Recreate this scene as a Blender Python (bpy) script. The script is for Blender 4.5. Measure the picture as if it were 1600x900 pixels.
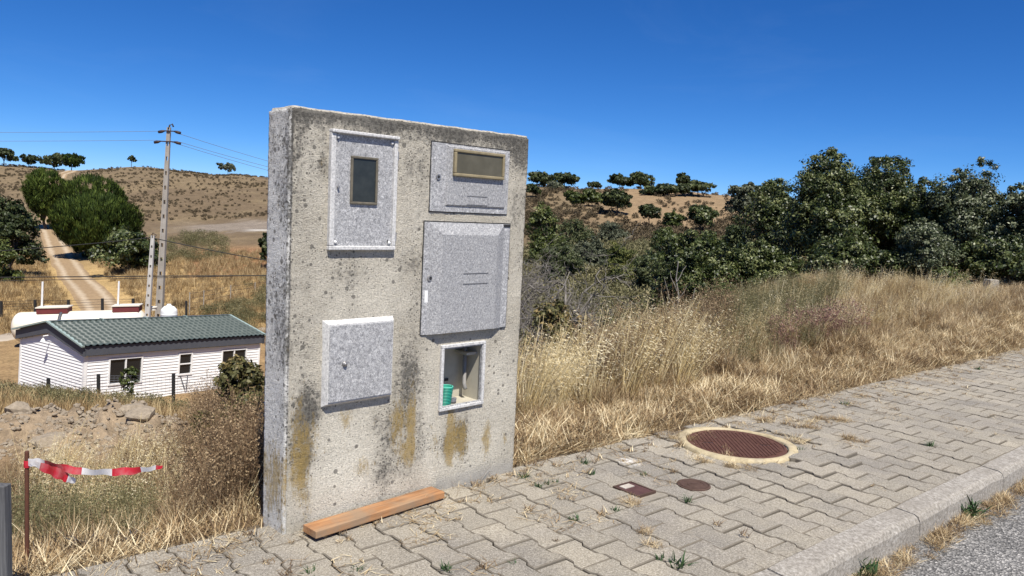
import bpy, math, random
import numpy as np
from mathutils import Vector, Matrix, noise as mn

for o in list(bpy.data.objects):
    bpy.data.objects.remove(o)
SC = bpy.context.scene
COL = SC.collection
R = math.radians

# ------------------------------------------------------------------ camera
F, PT, RL, CH = 1200.0, 0.098233, 0.047269, 1.55        # focal length (px of a 1600 wide picture), pitch, roll, eye height
_cp, _sp, _cr, _sr = math.cos(PT), math.sin(PT), math.cos(RL), math.sin(RL)
FW = np.array([0, _cp, -_sp]); _u = np.array([0, _sp, _cp]); _r = np.array([1., 0, 0])
RT = _cr * _r + _sr * _u
UP = -_sr * _r + _cr * _u
EYE = np.array([0, 0, CH])
cam = bpy.data.cameras.new('camera')
cam.sensor_width = 36; cam.lens = 36 * F / 1600
cam.clip_start = 0.05; cam.clip_end = 20000
camo = bpy.data.objects.new('camera', cam); COL.objects.link(camo)
M = Matrix.Identity(4)
for i in range(3):
    M[i][0], M[i][1], M[i][2], M[i][3] = RT[i], UP[i], -FW[i], EYE[i]
camo.matrix_world = M
SC.camera = camo

# ------------------------------------------------------------------ sky, sun, exposure
SUN_EL, SUN_AZ = 58.0, 159.0      # azimuth clockwise from +Y
w = bpy.data.worlds.new('World'); SC.world = w; w.use_nodes = True
nt = w.node_tree; nt.nodes.clear()
wo = nt.nodes.new('ShaderNodeOutputWorld'); bg = nt.nodes.new('ShaderNodeBackground')
sky = nt.nodes.new('ShaderNodeTexSky'); sky.sky_type = 'NISHITA'; sky.sun_disc = False
sky.sun_elevation = R(SUN_EL); sky.sun_rotation = R(SUN_AZ)
sky.altitude = 3500; sky.air_density = 0.8; sky.dust_density = 0.0; sky.ozone_density = 10.0
bg.inputs['Strength'].default_value = 0.13
# clear dry-air blue: per-channel response of the whole sky
_sep = nt.nodes.new('ShaderNodeSeparateColor'); _com = nt.nodes.new('ShaderNodeCombineColor'); nt.links.new(sky.outputs[0], _sep.inputs[0])
SKY_K = 0.13
for _i, (_a, _g) in enumerate(((.85, 1.56), (.625, 1.12), (.67, .90))):
    _p = nt.nodes.new('ShaderNodeMath'); _p.operation = 'POWER'; _m = nt.nodes.new('ShaderNodeMath'); _m.operation = 'MULTIPLY'; _n = nt.nodes.new('ShaderNodeMath'); _n.operation = 'MULTIPLY'
    nt.links.new(_sep.outputs[_i], _m.inputs[0]); _m.inputs[1].default_value = SKY_K
    nt.links.new(_m.outputs[0], _p.inputs[0]); _p.inputs[1].default_value = _g
    nt.links.new(_p.outputs[0], _n.inputs[0]); _n.inputs[1].default_value = _a / SKY_K
    nt.links.new(_n.outputs[0], _com.inputs[_i])
_tc = nt.nodes.new('ShaderNodeTexCoord'); _mp = nt.nodes.new('ShaderNodeMapping'); _mp.inputs['Scale'].default_value = (1.6, 1.0, 7.0); _mp.inputs['Rotation'].default_value = (0, .35, .4)
_no = nt.nodes.new('ShaderNodeTexNoise'); _no.inputs['Scale'].default_value = 1.6; _no.inputs['Detail'].default_value = 7; _no.inputs['Roughness'].default_value = .62; _no.inputs['Distortion'].default_value = .6
_rp = nt.nodes.new('ShaderNodeValToRGB'); _rp.color_ramp.elements[0].position = .52; _rp.color_ramp.elements[0].color = (0, 0, 0, 1); _rp.color_ramp.elements[1].position = .85; _rp.color_ramp.elements[1].color = (.035, .035, .035, 1)
_mc = nt.nodes.new('ShaderNodeMix'); _mc.data_type = 'RGBA'; _mc.inputs[7].default_value = (4.6, 5.6, 6.6, 1)
nt.links.new(_tc.outputs['Generated'], _mp.inputs[0]); nt.links.new(_mp.outputs[0], _no.inputs[0]); nt.links.new(_no.outputs['Fac'], _rp.inputs[0]); nt.links.new(_rp.outputs[0], _mc.inputs[0]); nt.links.new(_com.outputs[0], _mc.inputs[6])
nt.links.new(_mc.outputs[2], bg.inputs[0]); nt.links.new(bg.outputs[0], wo.inputs[0])
sl = bpy.data.lights.new('sun', 'SUN'); sl.energy = 5.0; sl.angle = R(0.53); sl.color = (1.0, 0.95, 0.87)
so = bpy.data.objects.new('sun', sl); COL.objects.link(so)
sv = Vector((math.cos(R(SUN_EL)) * math.sin(R(SUN_AZ)), math.cos(R(SUN_EL)) * math.cos(R(SUN_AZ)), math.sin(R(SUN_EL))))
so.rotation_euler = sv.to_track_quat('Z', 'Y').to_euler()
so.location = (5, -10, 30)
SC.view_settings.view_transform = 'Standard'; SC.view_settings.look = 'None'
SC.view_settings.gamma = 1.0; SC.view_settings.exposure = 0.55
SC.render.engine = 'CYCLES'
SC.cycles.max_bounces = 5; SC.cycles.diffuse_bounces = 3; SC.cycles.glossy_bounces = 2; SC.cycles.transmission_bounces = 3; SC.cycles.transparent_max_bounces = 4

# ------------------------------------------------------------------ helpers
def ray(x, y): return FW + RT * (x - 800) / F + UP * (450 - y) / F
def at(x, y, Y):
    d = ray(x, y); return Vector(EYE + d * (Y / d[1]))
def gnd(x, y, z=0.0):
    d = ray(x, y); return Vector(EYE + d * ((z - CH) / d[2]))

def tag(o, label=None, cat=None, group=None, kind=None):
    if label: o['label'] = label
    if cat: o['category'] = cat
    if group: o['group'] = group
    if kind: o['kind'] = kind
    return o
def empty(name, loc=(0, 0, 0), rz=0.0):
    o = bpy.data.objects.new(name, None); COL.objects.link(o)
    o.location = loc; o.rotation_euler = (0, 0, rz); o.empty_display_size = 0.2
    return o
def link_mesh(name, me, mat, parent=None, col=None):
    o = bpy.data.objects.new(name, me)
    (col or COL).objects.link(o)
    if mat: me.materials.append(mat)
    if parent: o.parent = parent
    return o

class MB:
    def __init__(s): s.v = []; s.f = []
    def add(s, vs, fs):
        b = len(s.v); s.v += [tuple(p) for p in vs]; s.f += [tuple(i + b for i in f) for f in fs]; return s
    def box(s, x0, x1, y0, y1, z0, z1):
        return s.add([(x0, y0, z0), (x1, y0, z0), (x1, y1, z0), (x0, y1, z0), (x0, y0, z1), (x1, y0, z1), (x1, y1, z1), (x0, y1, z1)],
                     [(3, 2, 1, 0), (4, 5, 6, 7), (0, 1, 5, 4), (1, 2, 6, 5), (2, 3, 7, 6), (3, 0, 4, 7)])
    def bar(s, a, b, w, h, up=(0, 0, 1)):
        a = Vector(a); b = Vector(b); d = (b - a).normalized(); u = Vector(up)
        x = d.cross(u).normalized() * (w / 2); y = x.cross(d).normalized() * (h / 2)
        vs = [a - x - y, a + x - y, a + x + y, a - x + y, b - x - y, b + x - y, b + x + y, b - x + y]
        return s.add(vs, [(3, 2, 1, 0), (4, 5, 6, 7), (0, 1, 5, 4), (1, 2, 6, 5), (2, 3, 7, 6), (3, 0, 4, 7)])
    def prism(s, poly, z0, z1):
        n = len(poly)
        vs = [(p[0], p[1], z0) for p in poly] + [(p[0], p[1], z1) for p in poly]
        return s.add(vs, [tuple(range(n - 1, -1, -1)), tuple(range(n, 2 * n))] + [(i, (i + 1) % n, n + (i + 1) % n, n + i) for i in range(n)])
    def tube(s, pts, rad, n=6, cap=True):
        pts = [Vector(p) for p in pts]
        if not hasattr(rad, '__len__'): rad = [rad] * len(pts)
        vs = []; fs = []; ref = None
        for i, p in enumerate(pts):
            d = (pts[min(i + 1, len(pts) - 1)] - pts[max(i - 1, 0)])
            if d.length < 1e-9: d = Vector((0, 0, 1))
            d.normalize()
            if ref is None or abs(ref.dot(d)) > .98: ref = Vector((0, 0, 1)) if abs(d.z) < .9 else Vector((1, 0, 0))
            x = d.cross(ref).normalized(); y = d.cross(x); ref = -y if False else ref
            for k in range(n):
                a = 2 * math.pi * k / n
                vs.append(p + (x * math.cos(a) + y * math.sin(a)) * rad[i])
        for i in range(len(pts) - 1):
            for k in range(n):
                fs.append((i * n + k, i * n + (k + 1) % n, (i + 1) * n + (k + 1) % n, (i + 1) * n + k))
        if cap:
            fs.append(tuple(range(n - 1, -1, -1))); fs.append(tuple((len(pts) - 1) * n + k for k in range(n)))
        return s.add(vs, fs)
    def lathe(s, prof, n=24, c=(0, 0, 0)):
        vs = []; fs = []
        for (r, z) in prof:
            for k in range(n):
                a = 2 * math.pi * k / n; vs.append((c[0] + r * math.cos(a), c[1] + r * math.sin(a), c[2] + z))
        for i in range(len(prof) - 1):
            for k in range(n):
                fs.append((i * n + k, i * n + (k + 1) % n, (i + 1) * n + (k + 1) % n, (i + 1) * n + k))
        if prof[0][0] > 1e-6: fs.append(tuple(range(n - 1, -1, -1)))
        if prof[-1][0] > 1e-6: fs.append(tuple((len(prof) - 1) * n + k for k in range(n)))
        return s.add(vs, fs)
    def build(s, name, mat, parent=None, smooth=False, bevel=0, col=None):
        me = bpy.data.meshes.new(name); me.from_pydata(s.v, [], s.f); me.update()
        if smooth: me.polygons.foreach_set('use_smooth', [True] * len(me.polygons))
        o = link_mesh(name, me, mat, parent, col)
        if bevel:
            m = o.modifiers.new('bevel', 'BEVEL'); m.width = bevel; m.segments = 2; m.limit_method = 'ANGLE'
        return o

def np_mesh(name, V, Fq, attrs=None, smooth=False):
    """V (n,3), Fq (m,4 or 3) numpy -> mesh"""
    me = bpy.data.meshes.new(name)
    m, k = Fq.shape
    me.vertices.add(len(V)); me.vertices.foreach_set('co', V.astype(np.float32).ravel())
    me.loops.add(m * k); me.loops.foreach_set('vertex_index', Fq.astype(np.int32).ravel())
    me.polygons.add(m); me.polygons.foreach_set('loop_start', np.arange(0, m * k, k, dtype=np.int32))
    try: me.polygons.foreach_set('loop_total', np.full(m, k, dtype=np.int32))
    except Exception: pass
    if smooth: me.polygons.foreach_set('use_smooth', np.ones(m, dtype=bool))
    for nme, (typ, dat) in (attrs or {}).items():
        a = me.attributes.new(nme, typ, 'POINT')
        a.data.foreach_set('color' if 'COLOR' in typ else ('vector' if 'VECTOR' in typ else 'value'), np.ascontiguousarray(dat, dtype=np.float32).ravel())
    me.update(calc_edges=True); me.validate()
    return me

# --- materials
class NT:
    def __init__(s, name):
        s.m = bpy.data.materials.new(name); s.m.use_nodes = True
        s.t = s.m.node_tree; s.t.nodes.clear()
        s.out = s.n('ShaderNodeOutputMaterial')
    def n(s, typ, **kw):
        x = s.t.nodes.new(typ)
        for k, v in kw.items():
            if k.startswith('i_'): x.inputs[k[2:].replace('_', ' ')].default_value = v
            else: setattr(x, k, v)
        return x
    def l(s, a, b): s.t.links.new(a, b)
    def coord(s, which='Object'): return s.n('ShaderNodeTexCoord').outputs[which]
    def geo(s): return s.n('ShaderNodeNewGeometry').outputs['Position']
    def noise(s, vec, scale, detail=4, rough=.55, dist=0.):
        x = s.n('ShaderNodeTexNoise'); x.inputs['Scale'].default_value = scale; x.inputs['Detail'].default_value = detail
        x.inputs['Roughness'].default_value = rough; x.inputs['Distortion'].default_value = dist
        if vec is not None: s.l(vec, x.inputs['Vector'])
        return x.outputs['Fac']
    def voro(s, vec, scale, feature='F1', out='Distance', rnd=1.):
        x = s.n('ShaderNodeTexVoronoi', feature=feature); x.inputs['Scale'].default_value = scale; x.inputs['Randomness'].default_value = rnd
        s.l(vec, x.inputs['Vector']); return x.outputs[out]
    def ramp(s, fac, stops, interp='LINEAR'):
        x = s.n('ShaderNodeValToRGB'); cr = x.color_ramp; cr.interpolation = interp
        while len(cr.elements) < len(stops): cr.elements.new(.5)
        for e, (p, c) in zip(cr.elements, stops):
            e.position = p; e.color = (c, c, c, 1) if not hasattr(c, '__len__') else (*c, 1)
        s.l(fac, x.inputs[0]); return x.outputs[0]
    def mix(s, fac, a, b, mode='MIX'):
        x = s.n('ShaderNodeMix', data_type='RGBA', blend_type=mode)
        for sock, val in ((x.inputs[0], fac), (x.inputs[6], a), (x.inputs[7], b)):
            if hasattr(val, 'links') or hasattr(val, 'is_output'): s.l(val, sock)
            elif hasattr(val, '__len__'): sock.default_value = (*val, 1)
            else: sock.default_value = val if sock.type == 'VALUE' else (val, val, val, 1)
        return x.outputs[2]
    def math(s, op, a, b=None, clamp=False):
        x = s.n('ShaderNodeMath', operation=op, use_clamp=clamp)
        for i, val in enumerate((a, b)):
            if val is None: continue
            if hasattr(val, 'is_output'): s.l(val, x.inputs[i])
            else: x.inputs[i].default_value = val
        return x.outputs[0]
    def attr(s, name, out='Fac'): return s.n('ShaderNodeAttribute', attribute_name=name).outputs[out]
    def scalev(s, vec, sc):
        x = s.n('ShaderNodeMapping'); x.inputs['Scale'].default_value = sc; s.l(vec, x.inputs[0]); return x.outputs[0]
    def bump(s, h, strength, dist, prev=None):
        x = s.n('ShaderNodeBump'); x.inputs['Strength'].default_value = strength; x.inputs['Distance'].default_value = dist
        s.l(h, x.inputs['Height'])
        if prev: s.l(prev, x.inputs['Normal'])
        return x.outputs[0]
    def bsdf(s, col, rough=.8, spec=.3, normal=None, metal=0., **kw):
        x = s.n('ShaderNodeBsdfPrincipled')
        if hasattr(col, 'is_output'): s.l(col, x.inputs['Base Color'])
        else: x.inputs['Base Color'].default_value = (*col, 1)
        if hasattr(rough, 'is_output'): s.l(rough, x.inputs['Roughness'])
        else: x.inputs['Roughness'].default_value = rough
        x.inputs['Specular IOR Level'].default_value = spec; x.inputs['Metallic'].default_value = metal
        if normal: s.l(normal, x.inputs['Normal'])
        for k, v in kw.items(): x.inputs[k].default_value = v
        return x
    def done(s, sh):
        s.l(sh.outputs[0] if hasattr(sh, 'outputs') else sh, s.out.inputs['Surface']); return s.m

def plain(name, c1, c2=None, scale=8., rough=.6, spec=.3, bump=0., bscale=60., metal=0., coord='Object'):
    t = NT(name); v = t.coord(coord)
    c2 = c2 or tuple(x * .75 for x in c1)
    c = t.ramp(t.noise(v, scale, 6, .65), [(.3, c1), (.7, c2)])
    nb = t.bump(t.noise(v, bscale, 4), bump, .01) if bump else None
    return t.done(t.bsdf(c, rough, spec, nb, metal))

def leafmat(name, dark, mid, light, rough=.5, spec=.35, trans=.25, objvar=.15, patch=0.):
    t = NT(name)
    v = t.attr('v'); oi = t.n('ShaderNodeObjectInfo').outputs['Random']
    f = t.math('ADD', v, t.math('MULTIPLY', t.math('SUBTRACT', oi, .5), objvar), True)
    if patch: f = t.math('ADD', f, t.math('MULTIPLY', t.math('SUBTRACT', t.noise(t.geo(), 2.6, 4, .65), .52), patch), True)
    c = t.ramp(f, [(0., dark), (.55, mid), (1., light)])
    p = t.bsdf(c, rough, spec)
    tr = t.n('ShaderNodeBsdfTranslucent'); t.l(c, tr.inputs[0])
    mx = t.n('ShaderNodeMixShader'); mx.inputs[0].default_value = trans
    t.l(p.outputs[0], mx.inputs[1]); t.l(tr.outputs[0], mx.inputs[2])
    return t.done(mx)

# ------------------------------------------------------------------ ground shape
KP = np.array([1.24, 3.37]); DD = np.array([.761, .648]); DD /= np.hypot(*DD); NN = np.array([-DD[1], DD[0]])   # inner kerb line: point, along, across (towards the verge)
def st(s, t, z=0.0):
    p = KP + DD * s + NN * t; return Vector((p[0], p[1], z))
COLS = [
 (-1400, [(2,0),(4,-.6),(8,-1.4),(14,-2.8),(24,-5),(33,-7.5),(50,-7.5),(90,-6),(150,2),(210,9),(280,4),(3000,-30)]),
 (-300, [(2.2,0),(3.5,-.4),(5,-.75),(8,-1.1),(14,-2.6),(20,-4.1),(24,-5),(32,-8),(50,-8),(90,-6.9),(150,-.5),(210,8.5),(280,4),(3000,-30)]),
 (0, [(3,0),(4,-.42),(5,-.72),(6.5,-.92),(8.5,-1.1),(11,-1.9),(14,-2.7),(20,-4.2),(24,-5.1),(32,-8.1),(38,-8.3),(50,-8),(65,-7),(95,-6.8),(150,-.5),(210,8.2),(280,4),(3000,-30)]),
 (120, [(3.1,0),(4,-.42),(5,-.72),(6.5,-.92),(8.5,-1.1),(11,-1.9),(14,-2.7),(20,-4.2),(24,-5.2),(32,-8.2),(38,-8.3),(50,-8),(62,-7.4),(75,-7.2),(95,-6.4),(115,-5.),(150,-.3),(210,7.6),(280,3),(3000,-30)]),
 (210, [(3.2,0),(4,-.4),(5,-.7),(6.5,-.9),(8.5,-1.1),(11,-1.9),(14,-2.7),(20,-4.2),(24,-5.4),(32,-8.3),(38,-8.5),(50,-8),(60,-7),(95,-5.6),(130,-3.2),(210,9.7),(280,5),(3000,-30)]),
 (400, [(3.4,0),(4.5,-.3),(5.5,-.7),(8.5,-1.2),(14,-2.9),(20,-4.6),(26,-6.5),(34,-8.5),(44,-8.3),(58,-6.7),(90,-5),(130,-1.9),(200,7.9),(270,4),(3000,-30)]),
 (620, [(4,0),(5.5,-.1),(8,-.8),(14,-3),(25,-5.4),(50,-7),(90,-4.5),(130,-.5),(195,8.2),(270,4),(3000,-30)]),
 (830, [(4.6,0),(6.6,0),(9,-.8),(14,-2.9),(25,-4.8),(50,-6),(80,-4.4),(110,-1.5),(150,2.6),(190,8.6),(260,5),(3000,-30)]),
 (960, [(5.7,0),(8,.0),(10,-.5),(15,-2.3),(25,-4.2),(40,-5.4),(60,-5),(90,-3),(130,.6),(190,9.2),(260,5),(3000,-30)]),
 (1050, [(6,0),(8.5,.05),(11,-.1),(15,-1.2),(22,-2.6),(40,-4.6),(60,-4.6),(90,-2.7),(140,2.2),(190,9.6),(260,5),(3000,-30)]),
 (1150, [(6.6,0),(9,.1),(12,.15),(14,.0),(18,-.6),(25,-1.6),(40,-3.5),(90,-2.),(140,2.5),(190,8.6),(260,5),(3000,-30)]),
 (1300, [(7.3,0),(9,.16),(11,.38),(13,.5),(15,.4),(20,-.2),(30,-1.2),(60,-2),(100,-1),(190,6),(260,4),(3000,-30)]),
 (1450, [(8.8,0),(10.5,.14),(13,.34),(15,.38),(20,.1),(30,-.5),(60,-1.5),(100,-1),(190,4),(260,3),(3000,-30)]),
 (1600, [(10.6,0),(12,.1),(14,.22),(16,.3),(20,.3),(40,0),(100,-1),(190,3),(260,2),(3000,-30)]),
 (2300, [(14,0),(20,.2),(40,.2),(100,-1),(190,2),(260,2),(3000,-30)]),
]
_lg = np.linspace(math.log(1.), math.log(3000.), 260)
_ks = np.array([(c[0] - 800) / 1200 for c in COLS])
_zs = []
for c in COLS:
    a = np.array(c[1], float)
    z = np.interp(_lg, np.log(a[:, 0]), a[:, 1])
    ker = np.array([1, 2, 3, 2, 1.]); ker /= ker.sum()
    z = np.convolve(np.pad(z, 2, mode='edge'), ker, 'valid')
    _zs.append(z)
_zs = np.array(_zs)
_kf = np.linspace(_ks[0], _ks[-1], 600)
_zf = np.array([np.interp(_kf, _ks, _zs[:, j]) for j in range(len(_lg))]).T
_k2 = np.exp(-np.linspace(-2, 2, 19) ** 2); _k2 /= _k2.sum()
_zf = np.array([np.convolve(np.pad(_zf[:, j], 9, mode='edge'), _k2, 'valid') for j in range(len(_lg))]).T

def wob(x, y, s, seed=0):
    """cheap smooth value noise, vectorised"""
    x = np.asarray(x) / s + seed * 17.3; y = np.asarray(y) / s - seed * 9.1
    xi = np.floor(x); yi = np.floor(y); fx = x - xi; fy = y - yi
    fx = fx * fx * (3 - 2 * fx); fy = fy * fy * (3 - 2 * fy)
    def h(a, b):
        q = np.sin(a * 127.1 + b * 311.7 + seed * 3.3) * 43758.5453; return q - np.floor(q)
    return (h(xi, yi) * (1 - fx) + h(xi + 1, yi) * fx) * (1 - fy) + (h(xi, yi + 1) * (1 - fx) + h(xi + 1, yi + 1) * fx) * fy - .5
def sstep(a, b, x):
    q = np.clip((x - a) / (b - a), 0, 1); return q * q * (3 - 2 * q)
HEAP = at(185, 700, 8.3)
def terr(x, y):
    x = np.asarray(x, float); y = np.asarray(y, float)
    yy = np.maximum(y, .6); k = np.clip(x / yy, _ks[0], _ks[-1])
    fi = (k - _kf[0]) / (_kf[1] - _kf[0]); i0 = np.clip(fi.astype(int), 0, 598); fa = np.clip(fi - i0, 0, 1)
    L = np.clip(np.log(np.clip(yy, 1, 3000)), _lg[0], _lg[-1] - 1e-6)
    fj = (L - _lg[0]) / (_lg[1] - _lg[0]); j0 = np.clip(fj.astype(int), 0, len(_lg) - 2); fb = fj - j0
    z = (_zf[i0, j0] * (1 - fa) + _zf[i0 + 1, j0] * fa) * (1 - fb) + (_zf[i0, j0 + 1] * (1 - fa) + _zf[i0 + 1, j0 + 1] * fa) * fb
    z = z + wob(x, y, 1.1, 1) * .07 + wob(x, y, .35, 2) * .035 * (yy < 40)
    z = z + np.clip(yy / 60, 0, 1) * (wob(x, y, 14, 3) * 1.0 + wob(x, y, 5, 4) * .35)
    # spoil heap
    dx = (x - HEAP[0]) / 1.5; dy = (y - HEAP[1]) / .8
    z = z + .30 * np.exp(-(dx * dx + dy * dy)) * (1 + 1.1 * wob(x, y, .3, 5) + .9 * wob(x, y, .12, 6))
    t = (x - KP[0]) * NN[0] + (y - KP[1]) * NN[1]
    wgt = sstep(1.6, 2.0, t)
    z = z * wgt + (-.10) * (1 - wgt)
    return np.where(t < -.05, -.30, z)
def tz(x, y): return float(terr(np.array([x]), np.array([y]))[0])
def sit(px, Y, dz=0.0):
    """a spot on the ground in picture column px at depth Y"""
    p = at(px, 400, Y); return Vector((p.x, Y, tz(p.x, Y) + dz))

# ground zones: colour of the soil cover
def mixc(a, b, f): return a * (1 - f[:, None]) + np.array(b)[None, :] * f[:, None]
def ground_colour(x, y):
    n1 = wob(x, y, 3, 11) + .5; n2 = wob(x, y, .8, 12) + .5; n3 = wob(x, y, 12, 13) + .5
    c = np.tile(np.array([.30, .205, .105]), (len(x), 1))
    c = mixc(c, (.20, .13, .07), sstep(.35, .8, n1 * .6 + n2 * .4) * .8)
    far = sstep(70, 110, y)
    c = mixc(c, (.180, .137, .083), far * .92)
    c = mixc(c, (.125, .09, .058), far * sstep(.45, .7, n3 * .5 + n1 * .5) * .6)
    px = 800 + x / np.maximum(y, .6) * 1200
    # golden hay around the track foot and valley floor on the left
    f = sstep(48, 56, y) * (1 - sstep(80, 95, y)) * (1 - sstep(420, 520, px)); c = mixc(c, (.42, .29, .13), f * .9)
    # red-brown field on the left
    f = sstep(280, 300, px) * (1 - sstep(430, 500, px)) * sstep(72, 76, y) * (1 - sstep(92, 98, y)); c = mixc(c, (.27, .145, .075), f * .9)
    # grey stony yard under the bare hill
    f = sstep(225, 330, px + 30 * (n1 - .5)) * (1 - sstep(520, 600, px)) * sstep(109, 115, y + 6 * (n2 - .5)) * (1 - sstep(122, 130, y + 10 * (n1 - .5))); c = mixc(c, (.25, .215, .18), f * .7)
    f = sstep(370, 400, px) * (1 - sstep(430, 450, px)) * sstep(111, 112, y) * (1 - sstep(114, 115, y)); c = mixc(c, (.55, .52, .47), f * .7)
    # pinkish gravel and spoil heap near left
    f = (1 - sstep(140, 230, px)) * sstep(9.5, 10.5, y) * (1 - sstep(15.5, 18, y)); c = mixc(c, (.40, .30, .23), f * .9)
    dx = (x - HEAP[0]) / 1.9; dy = (y - HEAP[1]) / 1.3; f = np.exp(-(dx * dx + dy * dy) ** 2); c = mixc(c, (.31, .24, .165), f * .95)
    # olive tint of the right-hand valley
    f = sstep(780, 860, px) * sstep(14, 22, y) * (1 - sstep(95, 125, y + 25 * (n3 - .5))); c = mixc(c, (.12, .105, .05), f * .75)
    f = sstep(880, 980, px) * sstep(112, 135, y); c = mixc(c, (.27, .19, .11), f * .85)
    tt = (x - KP[0]) * NN[0] + (y - KP[1]) * NN[1]; f = (1 - sstep(18, 30, y)) * sstep(1.7, 2.1, tt) * (1 - np.exp(-(dx * dx + dy * dy) ** 2)) * (1 - sstep(9., 10., y) * (1 - sstep(400, 700, px))); c = mixc(c, (.15, .10, .058), f * .8)
    return c

def build_ground():
    ks = np.concatenate([np.linspace(-4, -.95, 40)[:-1], np.linspace(-.95, .95, 420), np.linspace(.95, 4, 40)[1:]])
    ys = np.exp(np.linspace(math.log(.6), math.log(400), 400)); ys = np.concatenate([ys, np.exp(np.linspace(math.log(430), math.log(6000), 24))])
    KK, YY = np.meshgrid(ks, ys); X = (KK * YY).ravel(); Yv = YY.ravel()
    Z = terr(X, Yv)
    V = np.stack([X, Yv, Z], 1)
    nk, ny = len(ks), len(ys)
    idx = np.arange(nk * ny).reshape(ny, nk)
    Fq = np.stack([idx[:-1, :-1].ravel(), idx[:-1, 1:].ravel(), idx[1:, 1:].ravel(), idx[1:, :-1].ravel()], 1)
    # the part beside and behind the camera (road side), joined to the front edge
    base = len(V)
    extra = np.array([[-6000, -6000, -.3], [6000, -6000, -.3], [6000, .6, -.3], [-6000, .6, -.3]], float)
    V = np.concatenate([V, extra]); Fq = np.concatenate([Fq, [[base, base + 1, base + 2, base + 3]]])
    c = np.concatenate([ground_colour(X, Yv), np.tile([.28, .2, .11], (4, 1))])
    c4 = np.concatenate([c, np.ones((len(c), 1))], 1)
    t = NT('ground_soil'); g = t.geo()
    colr = t.attr('gc', 'Color')
    n = t.noise(g, 6., 8, .7); n2 = t.noise(g, .7, 6, .65)
    colr = t.mix(1., colr, t.ramp(n, [(.3, .55), (.7, 1.35)]), 'MULTIPLY')
    colr = t.mix(1., colr, t.ramp(n2, [(.3, .75), (.7, 1.2)]), 'MULTIPLY')
    nb = t.bump(n, .8, .08)
    me = np_mesh('ground', V, Fq, {'gc': ('FLOAT_COLOR', c4)}, smooth=True)
    o = link_mesh('ground', me, t.done(t.bsdf(colr, .95, .1, nb)))
    tag(o, kind='structure'); return o
build_ground()

def drape(name, pts, width, mat, lift=.06, sub=6):
    """a strip laid along pts (x,y) on the ground"""
    P = []
    for i in range(len(pts) - 1):
        for k in range(sub):
            f = k / sub; P.append(((1 - f) * pts[i][0] + f * pts[i + 1][0], (1 - f) * pts[i][1] + f * pts[i + 1][1]))
    P.append(pts[-1]); V = []; nw = 9
    for i, p in enumerate(P):
        a = P[max(i - 1, 0)]; b = P[min(i + 1, len(P) - 1)]
        d = np.array([b[0] - a[0], b[1] - a[1]]); d /= np.hypot(*d) + 1e-9; nrm = np.array([-d[1], d[0]])
        wv = width * (1 + .25 * float(wob(p[0], p[1], 5, 21)))
        for j in range(nw):
            q = np.array(p) + nrm * wv * (j / (nw - 1) - .5); V.append((q[0], q[1], j))
    V = np.array(V); z = terr(V[:, 0], V[:, 1]) + lift; side = V[:, 2] / (nw - 1)
    z = z - .35 * ((side < .01) | (side > .99)) * lift / .06 * .4
    VV = np.stack([V[:, 0], V[:, 1], z], 1); n = len(P)
    idx = np.arange(n * nw).reshape(n, nw)
    Fq = np.stack([idx[:-1, :-1].ravel(), idx[:-1, 1:].ravel(), idx[1:, 1:].ravel(), idx[1:, :-1].ravel()], 1)
    me = np_mesh(name, VV, Fq, {'side': ('FLOAT', side)}, True)
    return tag(link_mesh(name, me, mat), kind='structure')
t = NT('track_dirt'); g = t.geo(); sd = t.attr('side')
rut = t.math('ABSOLUTE', t.math('SUBTRACT', t.math('ABSOLUTE', t.math('SUBTRACT', sd, .5)), .24))
c = t.mix(t.ramp(t.math('ADD', rut, t.math('MULTIPLY', t.noise(g, 1.2, 5), .15)), [(.1, 1.), (.2, 0.)]), (.29, .205, .12), (.42, .335, .235))
c = t.mix(1., c, t.ramp(t.noise(g, 3, 6, .7), [(.3, .75), (.7, 1.15)]), 'MULTIPLY')
M_TRACK = t.done(t.bsdf(c, .95, .1))
tr = [(190, 46), (172, 53), (150, 62), (120, 75), (97, 92), (84, 106), (78, 120), (76, 140), (84, 165), (98, 190), (114, 208)]
drape('dirt_track', [tuple(at(px, 400, Y)[:2]) for px, Y in tr], 3.3, M_TRACK, .10)
drape('gravel_path', [tuple(at(px, 400, Y)[:2]) for px, Y in ((-60, 47), (0, 48), (40, 50), (120, 52), (260, 51), (330, 51), (420, 52), (520, 55))], 2.0, plain('path_gravel', (.42, .37, .30), (.30, .25, .2), 2., .95, .1, coord='Generated'), .07)

# ------------------------------------------------------------------ road, kerb, pavement
def strip_poly(s0, s1, t0, t1, z): return [st(s0, t0, z), st(s1, t0, z), st(s1, t1, z), st(s0, t1, z)]
t = NT('asphalt'); g = t.geo()
vs = t.voro(g, 95, out='Color'); vd = t.voro(g, 95)
spk = t.n('ShaderNodeSeparateColor'); t.l(vs, spk.inputs[0])
c = t.ramp(spk.outputs[0], [(.0, (.08, .077, .073)), (.5, (.165, .16, .15)), (.85, (.28, .27, .25)), (1., (.44, .42, .39))])
c = t.mix(1., c, t.ramp(t.noise(g, 2.5, 5), [(.3, .8), (.7, 1.25)]), 'MULTIPLY')
nb = t.bump(vd, .9, .012)
me = bpy.data.meshes.new('road')
rv = [st(a, b, -.135) for a in np.linspace(-20, 60, 9) for b in (-7.5, -.10)]
me.from_pydata(rv, [], [(2 * i, 2 * i + 2, 2 * i + 3, 2 * i + 1) for i in range(8)])
tag(link_mesh('road', me, t.done(t.bsdf(c, .85, .25, nb))), kind='structure')

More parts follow.
